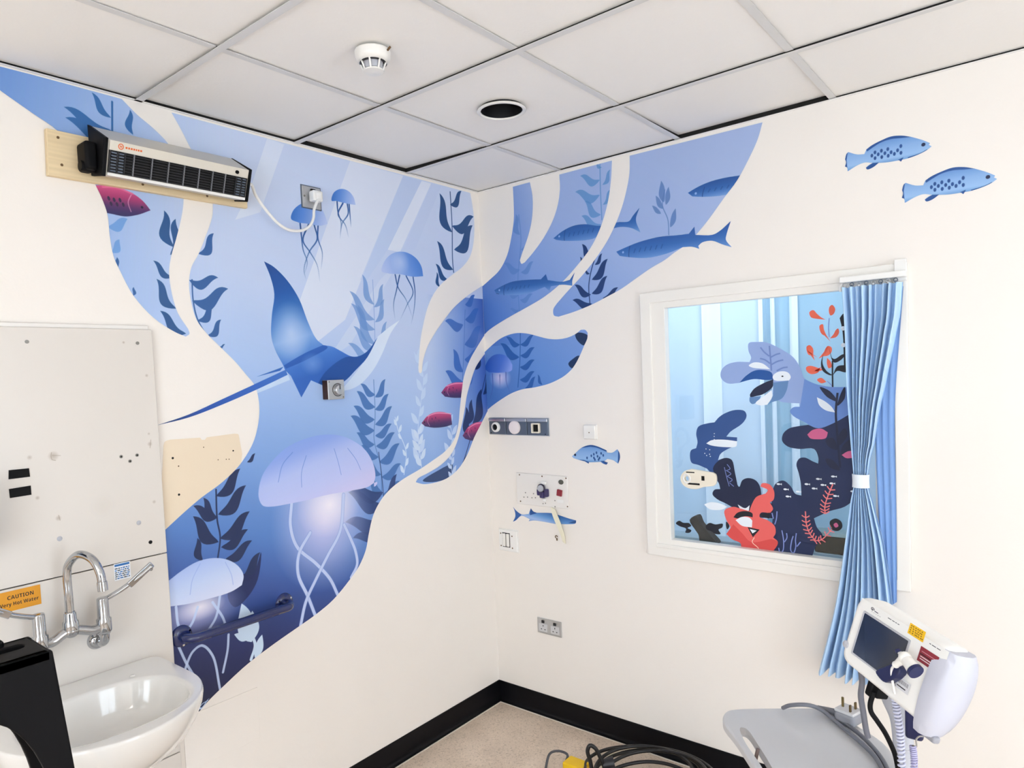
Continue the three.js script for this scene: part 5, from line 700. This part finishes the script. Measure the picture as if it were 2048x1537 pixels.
{
  const g = thing('nurse_call_panel', 'cream nurse call panel with a dark call button cluster and red switch', 'call panel');
  part(g, 'plate', box(0.18, 1.082, 0, 0.495, 1.244, 0.007, 0.003), M.panel);
  dots(g, 'screw', [[0.202,1.234,0.007],[0.344,1.235,0.007],[0.487,1.234,0.007],[0.202,1.097,0.007],[0.49,1.095,0.007]], 0.004, M.rust, 0.0068); dots(g, 'pin_hole', [[0.236,1.144,0.007],[0.287,1.143,0.007],[0.225,1.12,0.007],[0.248,1.122,0.007],[0.276,1.121,0.007],[0.298,1.123,0.007],[0.417,1.118,0.007],[0.416,1.088,0.007],[0.344,1.097,0.007],[0.359,1.1,0.007]], 0.0035, M.screw, 0.0066);
  const [hx, hy] = [[0.353,1.165,0.007]][0];
  part(g, 'call_button', turned([[0, 0.03], [0.012, 0.03], [0.017, 0.025], [0.019, 0]], [0, 0, 0], 'y', 28).rotateX(Math.PI / 2).translate(hx - 0.006, hy + 0.012, 0.006), M.greyPlastic); part(g, 'call_button_ring', new THREE.TorusGeometry(0.018, 0.005, 10, 28).translate(hx - 0.006, hy + 0.012, 0.022), mat(0x2a2438, 0.35));
  part(g, 'connector', [box(hx - 0.034, hy - 0.026, 0.006, hx - 0.01, hy + 0.006, 0.026, 0.006), box(hx + 0.012, hy - 0.03, 0.006, hx + 0.032, hy + 0.01, 0.03, 0.006), box(hx - 0.012, hy - 0.036, 0.006, hx + 0.012, hy - 0.004, 0.034, 0.006)], mat(0x3a3060, 0.35)); part(g, 'cable_clip', [box(hx - 0.01, hy + 0.03, 0.006, hx + 0.018, hy + 0.046, 0.02, 0.004), box(hx - 0.004, hy - 0.056, 0.006, hx + 0.014, hy - 0.038, 0.018, 0.004)], M.white);
  const [ox, oy] = [[0.457,1.213,0.007]][0]; part(g, 'speaker', turned([[0, 0.006], [0.011, 0.005], [0.014, 0]], [0, 0, 0], 'y', 24).scale(1.1, 1, 0.9).rotateX(Math.PI / 2).translate(ox, oy, 0.0065), mat(0x55564e, 0.6));
  const [rx, ry] = [[0.449,1.16,0.007]][0]; part(g, 'emergency_switch', box(-0.014, -0.016, 0, 0.014, 0.016, 0.012, 0.003).rotateZ(-0.15).translate(rx, ry, 0.006), M.red, 'red switch'); part(g, 'switch_label', box(rx - 0.018, ry - 0.05, 0.0065, rx + 0.02, ry - 0.034, 0.0082, 0.0006), M.white); settle(g);
  const s = thing('pull_strap', 'cream pull strap hanging from the call panel over the long fish sticker', 'strap');
  const rows = [], path = new THREE.CatmullRomCurve3([V3(0.408, 1.082, 0.012), V3(0.425, 1.05, 0.02), V3(0.447, 1.0, 0.02), V3(0.462, 0.955, 0.016), V3(0.468, 0.916, 0.012)]); for (let k = 0; k <= 24; k++) { const p = path.getPoint(k / 24), w = 0.013 + 0.005 * Math.sin(k / 24 * Math.PI * 1.3); rows.push([[p.x - w, p.y + 0.004, p.z], [p.x + w, p.y - 0.004, p.z + 0.002], [p.x + w, p.y - 0.004, p.z + 0.0055], [p.x - w, p.y + 0.004, p.z + 0.0035]]); }
  part(s, 'strap', skin(rows), mat(0xf3ecd2, 0.6)); part(s, 'cord_toggle', [new THREE.TorusGeometry(0.006, 0.0022, 8, 20, 4.4).translate(0.416, 0.937, 0.006), rod([0.417, 0.93, 0.004], [0.418, 0.918, 0.004], 0.003)], M.rust); settle(s);
}
{
  const g = thing('light_switch', 'white double switch plate by the corner below the call panel', 'switch'); part(g, 'plate', box(0.05, 0.826, 0, 0.17, 0.938, 0.011, 0.004), M.white); part(g, 'surround', box(0.046, 0.822, 0, 0.176, 0.942, 0.004, 0.002), M.gloss);
  for (const x of [0.088, 0.112]) part(g, 'rocker', box(x - 0.0095, 0.85, 0.009, x + 0.0095, 0.918, 0.017, 0.003), M.gloss); part(g, 'rocker_gap', box(0.075, 0.846, 0.01, 0.125, 0.922, 0.0116, 0.0003), M.hole); dots(g, 'screw', [[0.064, 0.916], [0.139, 0.908], [0.064, 0.85], [0.139, 0.845]], 0.004, M.rust, 0.0108); settle(g);
  const o = thing('double_socket', 'brushed steel double socket low on the wall near the corner', 'socket'); part(o, 'plate', box(0.278, 0.427, 0, 0.424, 0.506, 0.007, 0.0025), M.steel);
  for (const x of [0.315, 0.387]) { part(o, 'socket_insert', box(x - 0.026, 0.438, 0.006, x + 0.026, 0.478, 0.0085, 0.001), M.plastic); part(o, 'switch', box(x - 0.008, 0.482, 0.006, x + 0.008, 0.496, 0.012, 0.002), M.dark); for (const [dx, dy, w, h] of [[0, 0.01, 0.004, 0.008], [-0.011, -0.008, 0.007, 0.004], [0.011, -0.008, 0.007, 0.004]]) part(o, 'pin_hole', box(x + dx - w / 2, 0.458 + dy - h / 2, 0.008, x + dx + w / 2, 0.458 + dy + h / 2, 0.0089, 0), M.hole); } settle(o);
}

// ---------- mobile stand with tray, monitor and cables at the right ----------
{
  const g = thing('mobile_stand', 'grey wheeled stand with a plastic tray that carries the tilted monitor', 'stand');
  const tray = shapeOf([[1723,-1208,1713,-1180,1714,-1152,1730,-1132,1764,-1105,1853,-1042,1894,-1018,1939,-1020,1987,-1056,2047,-1102,2088,-1170,2116,-1267,2123,-1375,2090,-1466,2037,-1520,1972,-1500,1910,-1432,1832,-1336,1773,-1265,1737,-1227]], 4);
  const hh = new THREE.Path(outline([[1763,-1223,1765,-1211,1778,-1207,1793,-1216,1828,-1260,1876,-1324,1892,-1351,1892,-1375,1876,-1373,1842,-1334,1794,-1276]], 4)); tray.holes.push(hh);
  const tg = new THREE.ExtrudeGeometry(tray, { depth: 0.012, bevelEnabled: true, bevelSize: 0.006, bevelThickness: 0.005, bevelOffset: -0.006, bevelSegments: 4 }).rotateX(-Math.PI / 2).translate(0, 0.883, 0);
  part(g, 'tray', tg, M.plastic, 'light grey tray with a hand hole');
  const bx = 2.115, bz = 1.27;
  part(g, 'pole', rod([bx, 0.1, bz], [bx, 0.99, bz], 0.017), M.greyPlastic); part(g, 'pole_neck', tube([[bx, 0.97, bz], [bx - 0.008, 1.04, bz - 0.008], [bx - 0.02, 1.09, bz + 0.01], [bx - 0.012, 1.15, bz + 0.05], [2.112, 1.185, 1.355]], 0.019, 40, 16), M.greyPlastic);
  part(g, 'bracket', box(bx - 0.05, 0.87, bz - 0.1, bx + 0.03, 0.884, bz + 0.03, 0.004), M.greyPlastic);
  part(g, 'brace', rod([1.93, 0.885, 1.2], [2.1, 0.7, 1.265], 0.006), M.dark); part(g, 'brace', rod(...[[1.836,0.907,1.296],[1.829,0.867,1.304]], 0.004), mat(0x6b5a55, 0.4));
  for (let k = 0; k < 5; k++) { const a = k * Math.PI * 0.4 + 0.3, c = Math.cos(a), s = Math.sin(a), l = part(g, 'base_leg', rod([bx, 0.1, bz], [bx + 0.26 * c, 0.075, bz + 0.26 * s], 0.02, 0.014), M.plastic); const w = part(l, 'castor', turned([[0, 0.01], [0.022, 0.01], [0.025, 0.006], [0.025, -0.006], [0.022, -0.01], [0, -0.01]], [0, 0, 0], 'x', 20).rotateY(-a + Math.PI / 2).translate(bx + 0.26 * c, 0.026, bz + 0.26 * s), M.dark); part(l, 'castor_fork', rod([bx + 0.26 * c, 0.03, bz + 0.26 * s], [bx + 0.26 * c, 0.08, bz + 0.26 * s], 0.008), M.plastic); }
  part(g, 'battery_box', box(2.125, 1.035, 1.3, 2.155, 1.095, 1.33, 0.006), M.navy, 'dark blue box behind the neck');
  settle(g);
}
const MON = { pos: [2.099,1.231,1.403], yaw: -0.658, pitch: -0.233, roll: -0.14 };
{
  const m = new THREE.Matrix4().compose(V3(...MON.pos), new THREE.Quaternion().setFromEuler(new THREE.Euler(MON.pitch, MON.yaw, MON.roll, 'YXZ')), V3(1, 1, 1)), put = (geo) => geo.applyMatrix4(m);
  const g = thing('vital_signs_monitor', 'white vital signs monitor with a blank screen tilted on the stand', 'monitor');
  const B = { x0: -0.083, x1: 0.13, y0: -0.071, y1: 0.066, d: 0.075 };
  const rows = [], ring = (z, k) => roundRect(B.x0 + k, B.y0 + k, B.x1 - k, B.y1 - k, 0.022).getPoints(10).slice(0, -1).map((p) => { const t = Math.max(0, (p.x - 0.08) / 0.075); return [p.x, p.y * (1 + 0.1 * t) - 0.004 * t, z]; });
  for (const [z, k] of [[-B.d, 0.03], [-B.d + 0.012, 0.01], [-0.05, 0.002], [-0.02, 0], [-0.008, 0.001], [-0.002, 0.005], [0, 0.011]]) rows.push(ring(z, k));
  part(g, 'housing', put(skin(rows)), M.white);
  // bulging side pod at the near end
  const pod = [], prof = [[-0.074, 0.01], [-0.066, 0.022], [-0.045, 0.031], [-0.02, 0.032], [0.0, 0.026], [0.008, 0.014]]; for (let k = 0; k <= 14; k++) { const t = k / 14, y = -0.09 + 0.152 * t, e = Math.pow(Math.sin(Math.PI * Math.min(1, Math.max(0.001, 0.06 + 0.88 * t))), 0.28); pod.push([...prof.map(([z, x]) => [0.121 + x * e - 0.012 * (1 - t), y, -0.024 + (z + 0.024) * e]), ...prof.slice().reverse().map(([z]) => [0.105, y, -0.024 + (z + 0.024) * e * 0.9])]); }
  part(g, 'side_pod', put(toCreasedNormals(skin(pod), 0.9)), mat(0xc2c3cf, 0.42), 'grey rounded side pod');
  const quad = (pts, z) => { const s = new THREE.Shape(); pts.forEach((p, i) => (i ? s.lineTo(p[0], p[1]) : s.moveTo(p[0], p[1]))); s.closePath(); return s; };
  part(g, 'screen', put(extrude(roundRect(-0.0535, -0.0405, 0.0535, 0.0405, 0.002), 0.0015, 0.0004).translate(0, 0, 0.0002)), mat(0x232c3f, 0.12, { clearcoat: 0.6, clearcoatRoughness: 0.1 }), 'blank dark screen');
  part(g, 'screen_bezel', put((() => { const s = roundRect(-0.057, -0.044, 0.057, 0.044, 0.003); s.holes.push(new THREE.Path(roundRect(-0.0535, -0.0405, 0.0535, 0.0405, 0.002).getPoints(6).reverse())); return extrude(s, 0.002, 0.0005); })()), M.greyPlastic);
  const lab = sheetPrint(0, 0, 0.235, 0.03, 6000), c = lab.ctx; c.fillStyle = '#efeeea'; c.fillRect(0, 0, 235, 30); c.strokeStyle = '#22243a'; c.lineWidth = 2; c.beginPath(); c.arc(36, 16, 4.2, -0.4, 5); c.stroke(); c.fillStyle = '#22243a'; c.beginPath(); c.arc(36, 15.4, 2.1, 0, 7); c.fill(); c.fillRect(42, 12, 11, 2.6); c.fillStyle = '#3c4048'; for (const [x, w] of [[80, 10], [92, 7], [101, 4], [107, 5]]) c.fillRect(x, 17.5, w, 2.4); c.fillStyle = '#9a9aa0'; for (let x = 34; x < 60; x += 6) c.fillRect(x, 6.5, 4, 1.2); c.fillStyle = '#2f3440'; for (const [x, w] of [[190, 4], [196, 10], [208, 9]]) c.fillRect(x, 19, w, 2.2);
  part(g, 'logo_strip', put(new THREE.PlaneGeometry(0.2, 0.0175).translate(0.03, 0.0545, 0.0006)), (() => { const t = printed(lab); return t; })());
  const [ya, yb] = [[0.063,0.062,0],[0.066,0.053,0]]; const yl = sheetPrint(0, 0, 0.034, 0.019, 12000), yc = yl.ctx; yc.fillStyle = '#f0bd13'; yc.fillRect(0, 0, 34, 19); yc.fillStyle = '#7a5a08'; for (let r = 0; r < 4; r++) for (let x = 3; x < 30; x += 3 + 3 * rnd()) yc.fillRect(x, 3 + r * 3.8, 2.4, 2);
  part(g, 'label', put(new THREE.PlaneGeometry(0.034, 0.019).translate(ya[0], ya[1], 0.0012)), printed(yl), 'yellow label');
  const [ra] = [[0.098,0.033,0]]; const rl = sheetPrint(0, 0, 0.038, 0.026, 12000), rc2 = rl.ctx; rc2.fillStyle = '#8a2634'; rc2.fillRect(0, 0, 38, 26); rc2.fillStyle = '#e5d6d6'; rc2.fillRect(4, 5, 30, 1.6); rc2.fillRect(4, 9, 24, 1.6); rc2.fillStyle = '#3a1018'; rc2.fillRect(2, 12.5, 34, 2); rc2.fillStyle = '#c98d95'; rc2.fillRect(4, 18, 28, 1.2);
  part(g, 'label', put(new THREE.PlaneGeometry(0.038, 0.026).translate(ra[0], ra[1], 0.0012)), printed(rl), 'dark red label');
  const [bt] = [[-0.076,-0.036,0]]; part(g, 'button', put(turned([[0, 0.003], [0.006, 0.0025], [0.0075, 0]], [0, 0, 0], 'y', 24).rotateX(Math.PI / 2).translate(bt[0], bt[1], 0)), M.greyPlastic, 'grey round button');
  const [na] = [[0.068,-0.034,0]]; part(g, 'barcode_label', put((() => { const bl = sheetPrint(0, 0, 0.03, 0.02, 10000), q = bl.ctx; q.fillStyle = '#d9d8dc'; q.fillRect(0, 0, 30, 20); q.fillStyle = '#24242c'; for (let x = 3; x < 27; x += 1.2 + 1.4 * rnd()) q.fillRect(x, 10, 0.8, 7); q.fillRect(3, 4, 20, 2); g.userData.print = printed(bl); return new THREE.PlaneGeometry(0.03, 0.02).translate(na[0] + 0.0, na[1] - 0.0, 0.0012); })()), g.userData.print); delete g.userData.print;
  part(g, 'latch', put(box(0.112, -0.098, -0.034, 0.136, -0.086, -0.02, 0.004)), mat(0x9a9aa2, 0.5), 'small grey latch under the side pod');
  // dock for the ear thermometer
  const [h0, h1, h2] = [[0.033,-0.037,0.006],[0.062,-0.02,0.006],[0.051,-0.042,0.006]]; part(g, 'dock', put(extrude(shapeOf([[[0.022,-0.037,0.004],[0.036,-0.02,0.004],[0.054,-0.004,0.004],[0.068,-0.005,0.004],[0.069,-0.015,0.004],[0.048,-0.043,0.004],[0.033,-0.043,0.004]].flatMap((p) => [p[0] * 1000, p[1] * 1000])], 3), 0.018, 0.003)), M.navy, 'dark blue thermometer dock');
  part(g, 'connector', [...[[0, 0], [0.014, 0.006]].map(([a, b]) => put(box(-0.022 + a, -0.104 + b, -0.045, -0.006 + a, -0.068, -0.018, 0.004)))], M.black, 'black plugs under the monitor');
  settle(g);
  // ear thermometer
  const t = thing('ear_thermometer', 'white ear thermometer with a dark blue ring docked on the monitor front', 'thermometer'), q = [[0.071,0.026,0.034],[0.083,0.023,0.034],[0.109,0.016,0.034],[0.068,0.002,0.034],[0.069,-0.006,0.034]];
  const P = (p, z = 0) => V3(p[0], p[1], p[2] + z).applyMatrix4(m).toArray();
  part(t, 'body', [rod(P(q[1], -0.004), P(q[2]), 0.0085, 0.0115, 24), ball(P(q[1], -0.004), 0.0105), rod(P(q[1], -0.004), P(q[3], -0.006), 0.0085, 0.005), ball(P(q[3], -0.006), 0.006)], M.gloss); part(t, 'tip', rod(P(q[0], -0.002), P(q[1], -0.004), 0.0035, 0.007), M.gloss); part(t, 'lens', rod(P([q[0][0] - 0.004, q[0][1] + 0.003, q[0][2]], 0), P(q[0], -0.001), 0.0042, 0.0055), M.navy);
  part(t, 'ring', rod(P(q[2]), P([q[2][0] + (q[2][0] - q[1][0]) * 0.22, q[2][1] + (q[2][1] - q[1][1]) * 0.22, q[2][2]]), 0.0128, 0.0128, 28), M.navy, 'dark blue ring');
  part(t, 'lead', tube([P(q[3], -0.004), ...[[2.126,1.214,1.453],[2.126,1.201,1.453],[2.128,1.186,1.453],[2.13,1.172,1.453]]], 0.0022, 40, 8), M.white);
  // coiled lead hanging past the tray
  const coil = (pts, r, turns, wire) => { const c = new THREE.CatmullRomCurve3(pts.map((p) => V3(...p))), k = turns * 12, out = [], u = V3(1, 0, 0), w = V3(0, 0, 1); for (let i = 0; i <= k; i++) { const p = c.getPoint(i / k), a = i / 12 * Math.PI * 2; out.push([p.x + r * Math.cos(a), p.y, p.z + r * Math.sin(a)]); } return tube(out, wire, k * 2, 6); };
  part(t, 'coiled_lead', coil([[2.126,1.162,1.43],[2.129,1.134,1.43],[2.133,1.098,1.429],[2.135,1.063,1.43],[2.136,1.019,1.432],[2.136,0.975,1.435]], 0.0048, 28, 0.0021), mat(0xc9cbe0, 0.4)); settle(t);
  const s = thing('coiled_cable', 'short lilac grey coiled cable hanging under the right end of the monitor', 'cable'); part(s, 'coil', coil([[2.146,1.052,1.383],[2.148,1.027,1.383],[2.147,0.991,1.386],[2.146,0.954,1.389]], 0.0045, 20, 0.0016), mat(0xb7b3d6, 0.4)); part(s, 'lead', tube([[2.16,1.068,1.37],[2.155,1.068,1.375],[2.151,1.063,1.378],[2.151,1.05,1.379],[2.146,1.052,1.383]], 0.0016, 40, 6), mat(0x9a948c, 0.5)); settle(s);
  const k = thing('monitor_cable', 'black cable dropping from the plugs under the monitor', 'cable'); part(k, 'cable', tube([[2.087,1.142,1.399],[2.082,1.121,1.405],[2.083,1.107,1.405],[2.092,1.088,1.398],[2.102,1.069,1.392],[2.11,1.048,1.386],[2.117,1.026,1.382],[2.122,0.998,1.381]], 0.0045, 60, 10), M.black); settle(k);
  const w = thing('grey_cable', 'slim grey cable hanging from the left underside of the monitor', 'cable'); part(w, 'cable', tube([[2.048,1.146,1.314],[2.05,1.119,1.314],[2.048,1.093,1.317],[2.052,1.06,1.317],[2.056,1.027,1.316],[2.059,1.01,1.314]], 0.0055, 50, 10), mat(0x6c6c76, 0.45)); settle(w);
}
{
  // mains lead lying over the tray, with its plug pins up
  const p = thing('mains_lead', 'grey mains lead with a three pin plug lying pins up on the tray', 'power cord'), gm = mat(0x6f7078, 0.45);
  const path = [[1.819,0.906,1.101],[1.86,0.906,1.067]]; part(p, 'cord', tube([...[[1.825,0.908,1.083]], ...[[1.844,0.925,1.097]], ...[[1.87,0.935,1.098],[1.892,0.935,1.089]], ...[[1.912,0.92,1.068]], ...[[1.945,0.909,1.083],[1.984,0.909,1.122],[2.017,0.909,1.155],[2.048,0.909,1.193],[2.073,0.909,1.243]]], 0.0048, 80, 10), gm);
  part(p, 'cord', tube([...[[1.924,0.909,1.04],[1.964,0.909,1.079],[2.003,0.909,1.114],[2.036,0.909,1.154],[2.062,0.909,1.195],[2.088,0.909,1.254]]], 0.0048, 60, 10), gm);
  const [a, b] = [[1.95,0.918,1.055],[1.985,0.918,1.066]]; const cx = (a[0] + b[0]) / 2, cz = (a[2] + b[2]) / 2, A = Math.atan2(-(b[2] - a[2]), b[0] - a[0]);
  const put = (geo) => geo.rotateY(A).translate(cx, 0.9, cz);
  part(p, 'plug', [put(new RoundedBoxGeometry(0.05, 0.03, 0.046, 4, 0.01).translate(0, 0.018, 0))], mat(0x8f9097, 0.4)); part(p, 'plug_face', put(box(-0.023, 0.03, -0.021, 0.023, 0.037, 0.021, 0.002)), M.plastic); part(p, 'strain_relief', put(rod([-0.024, 0.016, 0], [-0.075, 0.012, 0.004], 0.009, 0.005)), gm);
  part(p, 'earth_pin', put(box(-0.016, 0.036, -0.002, -0.011, 0.06, 0.002, 0.0008)), mat(0x8a7a52, 0.3, { metalness: 1 })); for (const z of [-0.011, 0.011]) part(p, 'live_pin', put(box(0.009, 0.036, z - 0.003, 0.013, 0.053, z + 0.003, 0.0008)), mat(0x7d6b4c, 0.3, { metalness: 1 }));
  settle(p);
}
{
  // heap of thick black cable on the floor
  const g = thing('cable_coil', 'tangled coil of thick black cable on the floor below the window', 'cable coil'), pts = []; for (let i = 0; i <= 150; i++) { const a = i / 150 * Math.PI * 2 * 5.2 + 0.4, r = 0.19 + 0.05 * Math.sin(a * 0.37 + 1) + 0.02 * Math.sin(a * 1.7), h = 0.016 + 0.1 * Math.abs(Math.sin(a * 0.23)) * (0.5 + 0.5 * Math.sin(a + 2.2)) + 0.012 * (i / 30); pts.push([1.04 + r * 1.25 * Math.cos(a) + 0.02 * Math.sin(a * 0.6), h, 0.31 + r * 0.85 * Math.sin(a)]); }
  part(g, 'cable', tube(pts, 0.0075, 700, 10), M.blackShiny);
  part(g, 'cable_loop', tube([[0.853,0.064,0.435],[0.845,0.136,0.437],[0.836,0.184,0.442],[0.844,0.205,0.434],[0.86,0.193,0.421],[0.876,0.155,0.411],[0.895,0.092,0.399],[0.911,0.04,0.39]], 0.0085, 60, 10), M.blackShiny); part(g, 'strain_collar', rod(...[[0.88,0.118,0.397],[0.916,0.125,0.368]], 0.02, 0.024), M.dark); settle(g);
  const y = thing('yellow_plug', 'yellow plug block on the floor at the end of the grey cable', 'plug'), [c] = [[0.719,0.03,0.335]]; part(y, 'body', box(c[0] - 0.055, 0.001, c[2] - 0.02, c[0] + 0.045, 0.052, c[2] + 0.05, 0.008), M.yellow); part(y, 'collar', rod([c[0] + 0.04, 0.026, c[2] + 0.02], [c[0] + 0.085, 0.026, c[2] + 0.012], 0.02), M.yellow); settle(y);
  const w = thing('floor_cable', 'thin grey cable arching over the floor to the yellow plug', 'cable'); part(w, 'cable', tube([...[[0.638,0.01,0.478],[0.587,0.01,0.399]], ...[[0.582,0.05,0.358],[0.6,0.05,0.32],[0.652,0.05,0.323]], [c[0] - 0.06, 0.03, c[2] + 0.015]], 0.0055, 60, 10), mat(0x4a4a50, 0.5)); settle(w);
}
renderer.render(scene, camera);
